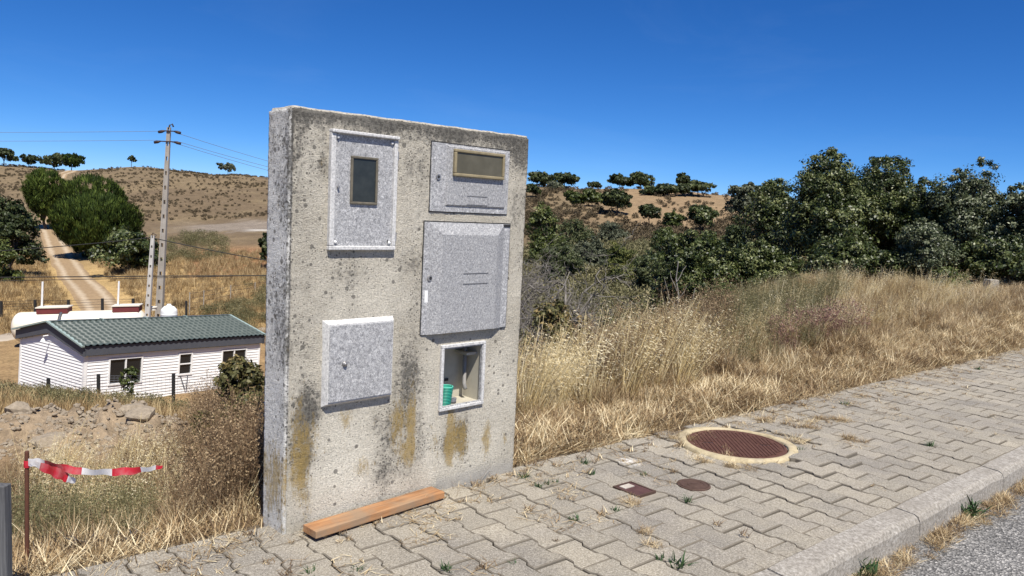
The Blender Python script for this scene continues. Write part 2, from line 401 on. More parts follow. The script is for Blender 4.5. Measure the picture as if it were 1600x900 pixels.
t = NT('kerb_concrete'); g = t.geo()
c = t.ramp(t.noise(g, 55, 6, .8), [(.28, (.085, .078, .066)), (.45, (.26, .238, .205)), (.60, (.43, .40, .355)), (.74, (.62, .595, .545))])
c = t.mix(t.ramp(t.noise(g, 3, 4), [(.4, 0.), (.7, .5)]), c, (.22, .195, .16))
c = t.mix(t.ramp(t.voro(g, 130), [(.12, .7), (.22, 0.)]), c, (.10, .09, .08))
M_KERB = t.done(t.bsdf(c, .9, .2, t.bump(t.noise(g, 90, 6, .7), .7, .01)))
kerb = empty('kerb', st(0, 0, 0)); tag(kerb, 'pale concrete kerb of long stones beside the asphalt', 'kerb', kind='structure')
rng = random.Random(3)
for i in range(-3, 16):
    s0 = 1.26 + 1.31 * (i - 1) + .007; s1 = s0 + 1.31 - .014
    prof = [(-.003, -.16), (-.003, .004), (-.012, .012), (-.115, .006), (-.135, -.004), (-.148, -.03), (-.155, -.16)]
    v = []; nseg = 10
    for k in range(nseg + 1):
        s = s0 + (s1 - s0) * k / nseg; e = .006 if k in (0, nseg) else 0
        for (tt, zz) in prof:
            p = st(s, tt + rng.uniform(-.002, .002), zz + rng.uniform(-.002, .002) - e * (zz > -.1)); v.append((p.x, p.y, p.z))
    n = len(prof); f = [tuple(range(n - 1, -1, -1)), tuple(nseg * n + k for k in range(n))]
    for k in range(nseg):
        for j in range(n): f.append((k * n + j, k * n + (j + 1) % n, (k + 1) * n + (j + 1) % n, (k + 1) * n + j))
    b = MB(); b.add(v, f); o = b.build('kerb_stone', M_KERB, None)
    o.parent = kerb; o.matrix_parent_inverse = Matrix.Translation(-st(0, 0, 0))

# pavement bed
t = NT('joint_soil'); g = t.geo()
c = t.ramp(t.noise(g, 40, 6, .7), [(.3, (.05, .04, .03)), (.7, (.16, .13, .09))])
bed = MB(); pv = [(s, tt) for s in np.linspace(-5, 26, 32) for tt in (-.004, 1.76)]
bed.add([st(s, tt, -.026) for s, tt in pv], [(2 * i, 2 * i + 2, 2 * i + 3, 2 * i + 1) for i in range(31)])
pave = bed.build('pavement', t.done(t.bsdf(c, .95, .1))); tag(pave, 'grey interlocking paver pavement running to the right', 'pavement', kind='structure')

t = NT('paver_concrete'); g = t.geo(); oi = t.attr('pv'); o2 = t.n('ShaderNodeObjectInfo').outputs['Random']
rv = t.math('FRACT', t.math('ADD', oi, o2))
c = t.ramp(t.noise(g, 105, 6, .8), [(.30, (.10, .088, .07)), (.5, (.285, .26, .218)), (.70, (.52, .485, .415))])
c = t.mix(1., c, t.ramp(rv, [(0., (.88, .88, .88)), (.5, (.98, .975, .96)), (1., (1.09, 1.08, 1.06))]), 'MULTIPLY')
c = t.mix(1., c, t.ramp(t.noise(g, 1.7, 5, .6), [(.35, (.82, .82, .84)), (.7, (1.16, 1.14, 1.08))]), 'MULTIPLY')
c = t.mix(t.ramp(t.noise(g, 9, 5, .7), [(.55, 0.), (.8, .45)]), c, (.36, .31, .23))
c = t.mix(t.ramp(t.voro(g, 120, out='Distance'), [(.10, .8), (.24, 0.)]), c, (.66, .63, .57))
c = t.mix(t.ramp(t.voro(t.scalev(g, (1.3, 1.1, 1.)), 90, out='Distance'), [(.08, .7), (.2, 0.)]), c, (.08, .07, .055))
vm_ = t.n('ShaderNodeVectorMath', operation='DISTANCE'); t.l(g, vm_.inputs[0]); _q = gnd(983, 722); vm_.inputs[1].default_value = (_q.x, _q.y, 0)
c = t.mix(t.ramp(t.math('ADD', vm_.outputs['Value'], t.math('MULTIPLY', t.noise(g, 24, 5, .7), .16)), [(.10, .85), (.17, 0.)]), c, (.72, .70, .66))
M_PAVER = t.done(t.bsdf(c, .9, .2, t.bump(t.noise(g, 130, 6, .75), .7, .008)))
M_PEDGE = plain('paver_dirty_edge', (.13, .114, .09), (.20, .177, .144), 14, .95, .1, coord='Object')

PL, PP, PA = .24, .1752, .0975         # paver length, column pitch, half width at the ends
PB = PP - PA
def outline(t0=-1e9, t1=1e9, gap=.0026):
    a, b, L = PA - gap, PB - gap, PL / 2 - gap * 1.15
    q = PL / 4; e = .011
    side = [(-L, a), (-q - e, a), (-q + e, b), (q - e, b), (q + e, a), (L, a)]
    def w_at(tt):
        for (x0, w0), (x1, w1) in zip(side, side[1:]):
            if x0 <= tt <= x1: return w0 + (w1 - w0) * (tt - x0) / (x1 - x0 + 1e-9)
        return a
    lo, hi = max(-L, t0), min(L, t1)
    pts = [(lo, w_at(lo))] + [p for p in side if lo + 1e-4 < p[0] < hi - 1e-4] + [(hi, w_at(hi))]
    return [(w_, t_) for t_, w_ in pts] + [(-w_, t_) for t_, w_ in reversed(pts)]      # (s, t) points, clockwise
def paver_geo(poly, th=.03, ch=.005):
    n = len(poly); cs = sum(p[0] for p in poly) / n; ct = sum(p[1] for p in poly) / n
    def ins(p, d):
        dx, dy = cs - p[0], ct - p[1]
        return (p[0] + math.copysign(min(d, abs(dx)), dx), p[1] + math.copysign(min(d, abs(dy)), dy))
    vs = [(*p, -th) for p in poly] + [(*p, -ch) for p in poly] + [(*ins(p, ch), 0.) for p in poly]
    fs = [tuple(range(2 * n, 3 * n))]
    for r in (0, 1):
        for i in range(n):
            j = (i + 1) % n; fs.append((r * n + i, r * n + j, (r + 1) * n + j, (r + 1) * n + i))
    return vs, fs
MH = gnd(1151, 695); MH = Vector((1.623, 5.259, 0)); MH_R = .341
WO = Vector((-1.0104, 3.4545, 0)); WYAW = .79326; WU = Vector((math.sin(WYAW), math.cos(WYAW), 0)); WN = Vector((-math.cos(WYAW), math.sin(WYAW), 0)); WT = .23; WW = 1.513
pk = {}
def paver_mesh(key, t0, t1):
    if key not in pk:
        vs, fs = paver_geo(outline(t0, t1)); me = bpy.data.meshes.new('paver'); me.from_pydata(vs, [], fs); me.materials.append(M_PAVER); me.materials.append(M_PEDGE); me.polygons.foreach_set('material_index', [0] + [1] * (len(fs) - 1))
        a = me.attributes.new('pv', 'FLOAT', 'POINT'); a.data.foreach_set('value', [0.] * len(vs)); pk[key] = me
    return pk[key]
plist = []
rng = random.Random(11)
def dip(p):
    d = math.hypot(p.x - MH.x, p.y - MH.y)
    return float(wob(p.x, p.y, .9, 31)) * .012 - .0 + .012 * math.exp(-((d - .6) / .25) ** 2) * (1 if p.y < MH.y else .3)
for c_ in range(-22, 100):
    s = -.118 + PP * c_
    odd = c_ % 2
    for m in range(-1, 9):
        tc = (.355 if not odd else .4775) - .24 * 2 + PL / 2 + PL * m - .0
        lo, hi = tc - PL / 2, tc + PL / 2
        if hi < .03 or lo > 1.66: continue
        key = 'full'; t0, t1 = -9, 9
        if lo < -.01: key, t0 = 'lo', -tc + .004
        elif hi > 1.72: key, t1 = 'hi', 1.68 - tc
        p = st(s, tc, 0)
        d = math.hypot(p.x - MH.x, p.y - MH.y)
        if d < .33: continue
        lw = p - WO
        if -.02 < lw.dot(WU) < WW + .02 and lw.dot(WN) > .03: continue
        if math.hypot(*(np.array([s, tc]) - (.576, .855))) < .07 or (abs(s - .214) < .07 and abs(tc - 1.0) < .09): continue
        if s < -1.9 and rng.random() < .0: continue
        z = dip(p) + rng.uniform(-.004, .004) + (rng.uniform(-.012, .010) if d < .7 else 0)
        plist.append((p, key, t0, t1, z, rng.uniform(-.016, .016), rng.uniform(-.012, .012), rng.uniform(-.03, .03) if d > .75 else rng.uniform(-.07, .07)))
def in_view(p):
    d = np.array(p) - EYE; zz = d @ FW
    if zz < .2: return False
    x = 800 + F * (d @ RT) / zz; y = 450 - F * (d @ UP) / zz
    return -60 < x < 1680 and y < 960
plist.sort(key=lambda q: (not in_view(q[0]), q[0].length))
ang = math.atan2(DD[1], DD[0])
restv, restf, restr, restm = [], [], [], []
for i, (p, key, t0, t1, z, rx, ry, rz) in enumerate(plist):
    me = paver_mesh(key, t0, t1)
    mat = Matrix.Translation((p.x, p.y, z)) @ Matrix.Rotation(ang + rz * .5, 4, 'Z') @ Matrix.Rotation(rx, 4, 'X') @ Matrix.Rotation(ry, 4, 'Y')
    if i < 300:
        o = bpy.data.objects.new('paver', me); COL.objects.link(o); o.parent = pave; o.matrix_local = mat
    else:
        b = len(restv); restv += [tuple(mat @ v.co) for v in me.vertices]; restr += [rng.random()] * len(me.vertices)
        restf += [tuple(b + k for k in pl.vertices) for pl in me.polygons]; restm += [pl.material_index for pl in me.polygons]
me = bpy.data.meshes.new('far_pavers'); me.from_pydata(restv, [], restf)
a = me.attributes.new('pv', 'FLOAT', 'POINT'); a.data.foreach_set('value', restr)
me.materials.append(M_PAVER); me.materials.append(M_PEDGE); me.polygons.foreach_set('material_index', restm)
tag(link_mesh('far_pavers', me, None, pave), kind='stuff')

# ------------------------------------------------------------------ covers in the pavement
def iron(name, c1, c2):
    t = NT(name); v = t.coord()
    c = t.ramp(t.noise(v, 30, 6, .7), [(.3, c1), (.7, c2)])
    return t.done(t.bsdf(c, .75, .35, t.bump(t.noise(v, 120, 4), .3, .004), .15))
M_LID = iron('lid_iron', (.080, .034, .024), (.13, .062, .045)); M_RUST = iron('small_lid_iron', (.06, .035, .025), (.10, .06, .045))
t = NT('collar_concrete'); v = t.coord()
c = t.ramp(t.noise(v, 18, 7, .75), [(.25, (.22, .175, .11)), (.5, (.42, .35, .22)), (.8, (.54, .46, .31))])
c = t.mix(t.ramp(t.noise(v, 5, 4), [(.5, 0.), (.75, .7)]), c, (.30, .27, .22))
M_COL = t.done(t.bsdf(c, .9, .2, t.bump(t.noise(v, 90, 6), .5, .006)))
mh = empty('manhole', MH); tag(mh, 'large round maroon manhole cover with yellowish concrete collar', 'manhole')
b = MB(); n = 72; rg = random.Random(5)
ringo = [(.408 + .018 * math.sin(3 * a + 1) + rg.uniform(-.006, .006)) for a in [2 * math.pi * k / n for k in range(n)]]
vs = []; fs = []
for k in range(n):
    a = 2 * math.pi * k / n; ca, sa = math.cos(a), math.sin(a)
    for r_, z_ in ((ringo[k], -.03), (ringo[k], .008 + rg.uniform(-.003, .003)), (ringo[k] - .02, .020 + rg.uniform(-.002, .002)), (.355, .022), (.345, .018), (.345, -.03)):
        vs.append((r_ * ca, r_ * sa, z_))
for k in range(n):
    for j in range(5): fs.append((k * 6 + j, ((k + 1) % n) * 6 + j, ((k + 1) % n) * 6 + j + 1, k * 6 + j + 1))
b.add(vs, fs); b.build('collar', M_COL, mh, True)
lid = MB(); lid.lathe([(.338, -.03), (.338, .010), (.330, .014), (.318, .014), (.316, .009), (0, .009)], 72).build('lid', M_LID, mh)
tread = MB(); sp_ = .0265
for i in range(-12, 13):
    for j in range(-12, 13):
        x, y = i * sp_, j * sp_
        if math.hypot(x, y) < .302 and not (abs(abs(x) - .2) < .045 and abs(y) < .02): tread.box(x - .0095, x + .0095, y - .0095, y + .0095, .0085, .0145)
o = tread.build('tread_studs', M_LID, mh); tag(o, kind='stuff')
for sx in (-1, 1):
    b = MB(); b.box(sx * .2 - .035, sx * .2 + .035, -.010, .010, .0092, .0100); b.build('lifting_slot', plain('slot_dark', (.012, .01, .01)), mh)

sq = empty('valve_box_cover', st(.214, 1.0, 0), ang); tag(sq, 'small square dark iron box cover with pale inset plate', 'cover')
b = MB(); b.box(-.078, .078, -.095, .095, -.03, .004); b.box(-.078, .078, .083, .095, .004, .010); b.box(-.078, .078, -.095, -.083, .004, .010); b.box(-.078, -.066, -.083, .083, .004, .010); b.box(.066, .078, -.083, .083, .004, .010)
b.build('frame', M_RUST, sq)
b = MB(); b.box(-.125, .125, -.15, .15, -.025, -.005); b.build('mortar_bed', plain('mortar', (.30, .27, .225), (.2, .18, .145), 30, .95, .1, .4, 80), sq)
b = MB(); b.box(-.063, .063, -.080, .080, .002, .008); b.build('lid', plain('maroon_paint', (.06, .028, .026), (.10, .05, .045), 20, .7), sq)
b = MB(); b.box(-.05, .03, .025, .07, .008, .012); b.build('inset_plate', plain('pale_plate', (.50, .46, .40), (.35, .31, .26), 25, .8), sq)
rc = empty('small_round_cover', st(.576, .855, 0)); tag(rc, 'small round rusty cover between square box cover and manhole', 'cover')
MB().lathe([(.098, -.03), (.098, .006), (.088, .010), (.084, .006), (.082, .006)], 40).build('rim', M_RUST, rc)
b = MB(); b.lathe([(.081, -.03), (.081, .009), (.06, .010), (.058, .007), (.04, .007), (.038, .010), (0, .010)], 40); b.build('lid', M_RUST, rc)
MB().lathe([(.14, -.025), (.14, -.005), (.0985, -.005)], 40).build('mortar_bed', bpy.data.materials['mortar'], rc)
b = MB(); b.box(-.018, .018, -.006, .006, .0101, .0125); b.build('lifting_bar', M_RUST, rc)

# ------------------------------------------------------------------ meter wall
wall = empty('meter_wall', WO, math.pi / 2 - WYAW)
tag(wall, 'weathered rendered concrete wall with grey meter cabinets standing on the pavement', 'wall')
WH0, WH1 = 1.976, 1.992
HU0, HU1, HV0, HV1 = .915, 1.203, .472, .804       # opening of the bottom right cabinet
def build_slab():
    step = .0085
    us = np.unique(np.concatenate([np.linspace(0, HU0, int(HU0 / step)), np.linspace(HU0, HU1, int((HU1 - HU0) / step)), np.linspace(HU1, WW, int((WW - HU1) / step))]))
    vs = np.unique(np.concatenate([np.linspace(-.12, HV0, int((HV0 + .12) / step)), np.linspace(HV0, HV1, int((HV1 - HV0) / step)), np.linspace(HV1, 1.98, int((1.98 - HV1) / step))]))
    ys = np.linspace(0, WT, int(WT / step) + 1)
    key = {}; V = []; Fc = []
    def vid(u, y, v):
        k = (round(u, 5), round(y, 5), round(v, 5))
        if k not in key: key[k] = len(V); V.append(k)
        return key[k]
    def grid(A, B, fn, skip=None, flip=False):
        for i in range(len(A) - 1):
            for j in range(len(B) - 1):
                if skip and skip((A[i] + A[i + 1]) / 2, (B[j] + B[j + 1]) / 2): continue
                q = [vid(*fn(A[i], B[j])), vid(*fn(A[i + 1], B[j])), vid(*fn(A[i + 1], B[j + 1])), vid(*fn(A[i], B[j + 1]))]
                Fc.append(q[::-1] if flip else q)
    inh = lambda u, v: HU0 < u < HU1 and HV0 < v < HV1
    grid(us, vs, lambda u, v: (u, 0, v), inh)
    bu = np.linspace(0, WW, 30); bv = np.linspace(-.12, 1.98, 40)
    grid(us, vs[::1], lambda u, v: (u, WT, v), None, True)
    grid(ys, vs, lambda y, v: (0, y, v), None, True)
    grid(ys, vs, lambda y, v: (WW, y, v))
    grid(us, ys, lambda u, y: (u, y, 1.98))
    V = np.array(V, float)
    u, y, v = V[:, 0].copy(), V[:, 1].copy(), V[:, 2].copy()
    # sloping top, rounded arrises, roughcast
    V[:, 2] = np.where(v > 1.0, 1. + (v - 1.) * (WH0 + (WH1 - WH0) * u / WW - 1) / .98, v)
    ch = .016
    for lo, hi, ax in ((0, WW, 0), (0, WT, 1)):
        pass
    eu = np.minimum(u, WW - u); ey = np.minimum(y, WT - y); ev = 1.98 - v
    def rnd(e1, e2):
        return np.clip(ch - e1, 0, ch) * np.clip(ch - e2, 0, ch) / ch * .75
    d = rnd(eu, ey); su = np.where(u < WW / 2, 1, -1); sy = np.where(y < WT / 2, 1, -1)
    V[:, 0] += su * d; V[:, 1] += sy * d
    d = rnd(ev, ey); V[:, 2] -= d; V[:, 1] += sy * d
    d = rnd(ev, eu); V[:, 2] -= d; V[:, 0] += su * d
    disp = np.array([mn.noise(Vector(p) * 60) * .0022 + mn.noise(Vector(p) * 9) * .003 for p in np.stack([u, y, v], 1)])
    onf = (y < 1e-6); hedge = onf & (u > HU0 - .04) & (u < HU1 + .04) & (v > HV0 - .04) & (v < HV1 + .04)
    disp[hedge] *= .2
    V[:, 1] += np.where(onf, disp, 0) - np.where(np.abs(y - WT) < 1e-6, disp, 0)
    V[:, 0] += np.where(u < 1e-6, disp, 0) - np.where(np.abs(u - WW) < 1e-6, disp, 0)
    edge = (ev < .004); V[:, 2] += np.where(edge, disp * .6 + np.array([mn.noise(Vector((a * 9, b * 9, 3.))) * .004 for a, b in zip(u, y)]), 0)
    # weathering masks, plus the painted brightening of the left face
    def nz(sc, off=0., sv=1.): return np.array([mn.fractal(Vector((a * sc + off, b * sc, c_ * sc * sv)), 1., 2., 4) for a, b, c_ in zip(u, y, v)])
    n1 = nz(5, 3.); n2 = nz(14, 7., .35); n3 = nz(2.2, 11.)
    front = onf.astype(float); left = (u < 1e-6).astype(float)
    def blob(cu, cv, ru, rv): return np.exp(-(((u - cu) / ru) ** 2 + ((v - cv) / rv) ** 2) ** 1.3)
    dark = 1.5 * np.exp(-(1.98 - v) / .07) + .75 * np.exp(-(1.98 - v) / .25) + .5 * np.exp(-eu / .05) * sstep(.4, 1.6, v)
    for a in ((.06, 1.0, .10, .45, .45), (.68, .62, .1, .20, .8), (.70, .38, .13, .25, .85), (.12, .62, .07, .13, .9), (.22, .57, .1, .08, .5), (.08, .42, .10, .16, .8), (.40, 1.22, .3, .1, .35), (.72, .95, .06, .25, .3), (1.01, .28, .10, .16, .9), (1.09, .25, .05, .14, .5), (.55, .36, .07, .18, .55), (.62, .15, .16, .1, .5), (1.44, 1.7, .08, .4, .5), (.30, .64, .1, .05, .5), (.1, .2, .05, .25, .6), (.7, 1.62, .1, .25, .25)):
        dark += a[4] * blob(*a[:4])
    dark = dark * front + (1 - front) * .0
    dark += left * (1.1 * np.exp(-(1.98 - v) / .42) * (1 - .45 * y / WT) + .35 * blob(0, .9, 9, .5) + .55 * np.exp(-(y) / .05))
    dark += .55 * n1 + .3 * n2
    lich = np.zeros(len(u))
    for a in ((.32, .52, .045, .07, .9), (.63, .43, .06, .17, .95), (.725, .42, .035, .20, 1.25), (.70, .25, .06, .08, .8), (.99, .30, .035, .24, 1.1), (1.06, .24, .08, .15, .85), (1.27, .25, .045, .11, 1.25), (1.42, .22, .02, .06, .7), (.06, .42, .05, .28, .75), (.10, .2, .06, .2, .6), (.42, .25, .08, .07, .7), (.89, .30, .03, .22, .5), (.17, .44, .06, .12, .6)):
        lich += a[4] * blob(*a[:4])
    lich = lich * front + left * .9 * blob(0, .22, 9, .22)
    lich += .35 * n2 + .2 * n1
    pale = front * (.9 * blob(.33, .25, .24, .26) + .7 * blob(1.15, .15, .3, .2) + .5 * blob(.5, 1.1, .2, .15) + .6 * blob(.85, .4, .06, .3) + .6 * blob(1.3, .55, .2, .2)) + .3 * n3
    damp = sstep(.10, .0, v - .02) * (u > .9) * front
    me = np_mesh('slab', V, np.array(Fc), {'dark': ('FLOAT', dark), 'lich': ('FLOAT', lich), 'pale': ('FLOAT', pale), 'left_lit': ('FLOAT', left), 'damp': ('FLOAT', damp)}, True)
    return me
t = NT('roughcast'); v = t.coord()
fine = t.noise(v, 100, 5, .8); med = t.noise(v, 34, 5, .65); big = t.noise(v, 5, 4)
base = t.mix(t.ramp(big, [(.3, 0.), (.7, 1.)]), (.42, .385, .315), (.545, .505, .42))
base = t.mix(t.math('MULTIPLY', t.attr('pale'), .75, True), base, (.70, .66, .56))
base = t.mix(t.math('MULTIPLY', t.attr('left_lit'), .8), base, (.68, .675, .65))  # left face coloured paler, in place of stronger sunlight on it
base = t.mix(1., base, t.ramp(fine, [(.28, .42), (.5, .98), (.72, 1.3)]), 'MULTIPLY')
# dark biological film, broken up by grain
dk = t.math('ADD', t.math('MULTIPLY', t.attr('dark'), .72), t.math('MULTIPLY', t.math('SUBTRACT', med, .5), 2.2))
dk = t.math('ADD', dk, t.math('MULTIPLY', t.math('SUBTRACT', fine, .5), 2.0))
base = t.mix(t.ramp(dk, [(.38, 0.), (.8, .6), (1.3, .85)]), base, (.085, .082, .075))
# isolated black lichen dots
vd = t.voro(v, 26, rnd=1.); vr = t.n('ShaderNodeSeparateColor'); t.l(t.voro(v, 26, out='Color'), vr.inputs[0])
size = t.math('MULTIPLY', t.math('SUBTRACT', vr.outputs[0], .60), .85)
dots = t.ramp(t.math('ADD', t.math('SUBTRACT', t.math('ADD', size, t.math('MULTIPLY', t.math('SUBTRACT', fine, .5), .25)), vd), t.math('MULTIPLY', t.attr('dark'), .10)), [(.0, 0.), (.08, .75)])
base = t.mix(dots, base, (.10, .095, .085))
v2 = t.voro(v, 62); base = t.mix(t.ramp(t.math('SUBTRACT', t.math('ADD', v2, t.math('MULTIPLY', med, .7)), t.math('MULTIPLY', t.attr('dark'), .22)), [(.40, .85), (.52, 0.)]), base, (.085, .08, .07))
# orange lichen
lk = t.math('ADD', t.attr('lich'), t.math('MULTIPLY', t.math('SUBTRACT', t.noise(t.scalev(v, (60, 60, 22)), 1., 6, .75), .5), 2.6))
lk = t.math('ADD', lk, t.math('MULTIPLY', t.math('SUBTRACT', fine, .5), 1.2))
base = t.mix(t.ramp(lk, [(.45, 0.), (1.1, .75)]), base, t.ramp(med, [(.3, (.20, .145, .055)), (.7, (.42, .29, .09))]))
base = t.mix(t.math('MULTIPLY', t.attr('damp'), .6), base, (.30, .29, .275))
h = t.math('ADD', t.math('MULTIPLY', t.noise(v, 190, 6, .7), 1.), t.math('MULTIPLY', t.ramp(t.voro(v, 170), [(0., 0.), (.5, 1.)]), .7))
M_WALL = t.done(t.bsdf(base, .93, .15, t.bump(h, .8, .008)))
slab = link_mesh('slab', build_slab(), M_WALL, wall)

# speckled glass-fibre of the cabinets
t = NT('speckled_polyester'); v = t.coord()
a1 = t.noise(v, 95, 4, .65, 1.2); a2 = t.noise(v, 45, 4, .6)
c = t.ramp(a1, [(.33, (.17, .17, .175)), (.45, (.28, .28, .285)), (.55, (.40, .40, .40)), (.68, (.62, .615, .605))])
c = t.mix(1., c, t.ramp(a2, [(.3, .82), (.7, 1.12)]), 'MULTIPLY')
M_GRP = t.done(t.bsdf(c, .6, .35, t.bump(a1, .35, .004)))
t = NT('speckled_polyester_ribbed'); v = t.coord()
a1 = t.noise(v, 115, 4, .65, 1.0); sx = t.n('ShaderNodeSeparateXYZ'); t.l(v, sx.inputs[0])
wv = t.math('SINE', t.math('MULTIPLY', sx.outputs[0], 700.))
c = t.ramp(a1, [(.33, (.17, .17, .175)), (.46, (.265, .265, .27)), (.56, (.37, .37, .37)), (.70, (.56, .555, .545))])
M_RIB = t.done(t.bsdf(c, .6, .35, t.bump(t.math('ADD', t.math('MULTIPLY', wv, .5), a1), .4, .004)))
t = NT('worn_polyester_edge'); v = t.coord()
c = t.ramp(t.noise(v, 90, 4, .7), [(.3, (.30, .30, .30)), (.5, (.52, .515, .50)), (.75, (.72, .71, .69))])
M_GRPE = t.done(t.bsdf(c, .8, .2, t.bump(t.noise(v, 150, 3), .4, .004)))
M_BRONZE = plain('bronze_frame', (.30, .25, .15), (.19, .155, .09), 25, .6, .4)
M_DARKF = plain('dark_gasket_frame', (.16, .14, .10), (.09, .08, .06), 25, .6, .4)
t = NT('meter_pane_dark'); M_PANE1 = t.done(t.bsdf(t.ramp(t.noise(t.coord(), 18, 4), [(.3, (.018, .022, .022)), (.7, (.035, .04, .038))]), .25, .4))
t = NT('meter_pane_olive'); M_PANE2 = t.done(t.bsdf(t.ramp(t.noise(t.coord(), 14, 5), [(.3, (.075, .068, .045)), (.7, (.11, .10, .07))]), .45, .4))
M_BLACK = plain('flat_black', (.015, .015, .016), (.03, .03, .03), 30, .6)
M_METAL = plain('dull_steel', (.42, .41, .40), (.30, .29, .28), 40, .45, .5, metal=.7)
M_INNER = plain('cabinet_inner', (.46, .43, .35), (.38, .35, .28), 12, .8)
M_WHITE = plain('sticker_white', (.80, .80, .78), (.70, .70, .68), 25, .6)

def frustum(mb, u0, u1, v0, v1, y0, y1, iu, iv0, iv1=None):
    iv1 = iv0 if iv1 is None else iv1
    vs = [(u0, y0, v0), (u1, y0, v0), (u1, y0, v1), (u0, y0, v1), (u0 + iu, y1, v0 + iv0), (u1 - iu, y1, v0 + iv0), (u1 - iu, y1, v1 - iv1), (u0 + iu, y1, v1 - iv1)]
    return mb.add(vs, [(4, 5, 6, 7), (0, 1, 5, 4), (1, 2, 6, 5), (2, 3, 7, 6), (3, 0, 4, 7), (3, 2, 1, 0)])
def ringframe(mb, u0, u1, v0, v1, w_, y0, y1, wi=None):
    """picture frame, outer rectangle, width w_, from depth y0 (wall) to y1 (front, smaller)"""
    wi = wi or w_
    mb.box(u0, u1, y1, y0, v1 - w_, v1); mb.box(u0, u1, y1, y0, v0, v0 + w_)
    mb.box(u0, u0 + w_, y1, y0, v0 + w_, v1 - w_); mb.box(u1 - w_, u1, y1, y0, v0 + w_, v1 - w_); return mb
def disc(mb, u, v, r, y0, y1, n=16, r2=None):
    r2 = r2 or r; vs = []; 
    for k in range(n):
        a = 2 * math.pi * k / n; vs.append((u + r * math.cos(a), y0, v + r * math.sin(a)))
    for k in range(n):
        a = 2 * math.pi * k / n; vs.append((u + r2 * math.cos(a), y1, v + r2 * math.sin(a)))
    return mb.add(vs, [tuple(range(n, 2 * n))] + [(k, (k + 1) % n, n + (k + 1) % n, n + k) for k in range(n)] + [tuple(range(n - 1, -1, -1))])

# A: upper left meter cabinet, framed and glazed
A0, A1, A2, A3 = .190, .567, 1.334, 1.893
b = MB(); wd = .026
b.box(A0, A1, -.034, .004, A3 - .016, A3)                                   # top lip
b.box(A0, A1, -.024, .004, A2, A2 + .020); b.box(A0, A0 + wd, -.024, .004, A2 + .020, A3 - .016); b.box(A1 - .022, A1, -.022, .004, A2 + .020, A3 - .016)
cA = b.build('meter_cabinet', M_GRPE, wall, bevel=.004); cA['label'] = 'upper left speckled grey cabinet with upright dark window'
b = MB(); b.box(A0 + wd, A1 - .022, -.012, .003, A2 + .020, A3 - .016); b.build('door', M_GRP, cA)
b = MB(); ringframe(b, .300, .452, 1.553, 1.780, .012, -.012, -.022); b.build('window_frame', M_DARKF, cA, bevel=.003)
b = MB(); b.box(.312, .440, -.0165, -.011, 1.565, 1.768); b.build('window_pane', M_PANE1, cA)
for (uu, vv) in ((A0 + .038, A3 - .035), (A1 - .035, A3 - .035), (A0 + .036, A2 + .038), (A1 - .036, A2 + .036)):
    b = MB(); disc(b, uu, vv, .0085, -.012, -.022, 12, .006); b.build('screw', M_WHITE, cA, True)
b = MB(); disc(b, A0 + .045, 1.628, .006, -.012, -.024, 10); b.build('key_pin', M_METAL, cA)
b = MB(); b.box(A1 - .046, A1 - .042, -.015, -.012, A2 + .035, A2 + .052); b.build('latch_slot', M_BLACK, cA)
for vv in (1.40, 1.80):
    b = MB(); b.box(A1 + .001, A1 + .009, -.014, .004, vv - .022, vv + .022); b.build('hinge', M_METAL, cA)

# B: upper right glazed cabinet, nearly flush
B0, B1, B2, B3 = .783, 1.347, 1.532, 1.897
b = MB(); b.box(B0, B1, -.0025, .006, B2, B3); cB = b.build('meter_cabinet', M_BLACK, wall); cB['label'] = 'upper right speckled grey cabinet with wide bronze window'
b = MB(); b.box(B0 + .004, B1 - .004, -.008, .0, B2 + .004, B3 - .006); b.build('door', M_GRP, cB, bevel=.002)
b = MB(); frustum(b, .885, B1 - .03, B2 + .035, B3 - .012, -.008, -.016, .008, .008); b.build('raised_panel', M_RIB, cB)
b = MB(); ringframe(b, .922, 1.287, 1.726, 1.868, .016, -.015, -.034); b.build('window_frame', M_BRONZE, cB, bevel=.004)
b = MB(); b.box(.938, 1.271, -.027, -.016, 1.742, 1.852); b.build('window_pane', M_PANE2, cB)
b = MB(); disc(b, .833, 1.715, .017, -.008, -.013, 18, .015); lk_ = b.build('lock', M_METAL, cB)
b = MB(); disc(b, .833, 1.715, .008, -.013, -.0135, 12); b.build('keyhole', M_BLACK, cB)
for vv in (1.626, 1.580):
    b = MB(); b.box(1.03, 1.18, -.0178, -.0155, vv - .0016, vv + .0016); b.build('label_groove', plain('groove_grey', (.12, .12, .125), (.16, .16, .16)), cB)

# C: large lower right cabinet
C0, C1, C2, C3 = .753, 1.379, .885, 1.486
b = MB(); b.box(C0, C1, -.003, .006, C2, C3); cC = b.build('service_cabinet', M_BLACK, wall); cC['label'] = 'largest speckled grey cabinet with white sticker'
b = MB(); b.box(C0 + .004, C1 - .008, -.010, .0, C2 + .002, C3 - .006); b.build('door', M_GRP, cC, bevel=.002)
b = MB(); frustum(b, C0 + .035, C1 - .055, C2 + .001, C3 - .010, -.010, -.036, .07, .004, .06); b.build('raised_panel', M_RIB, cC)
b = MB(); disc(b, .800, 1.186, .019, -.010, -.018, 18, .016); b.build('lock', M_METAL, cC)
b = MB(); disc(b, .800, 1.186, .009, -.018, -.0186, 12); b.build('keyhole', M_BLACK, cC)
b = MB(); b.box(.770, .806, -.0112, -.0098, 1.058, 1.122); b.build('sticker', M_WHITE, cC)
for vv in (1.208, 1.152):
    b = MB(); b.box(1.01, 1.19, -.0385, -.0355, vv - .0018, vv + .0018); b.build('label_groove', bpy.data.materials['groove_grey'], cC)
b = MB(); b.box(C0 + .012, C0 + .055, -.0115, -.0098, 1.235, 1.2375); b.build('label_groove', bpy.data.materials['groove_grey'], cC)
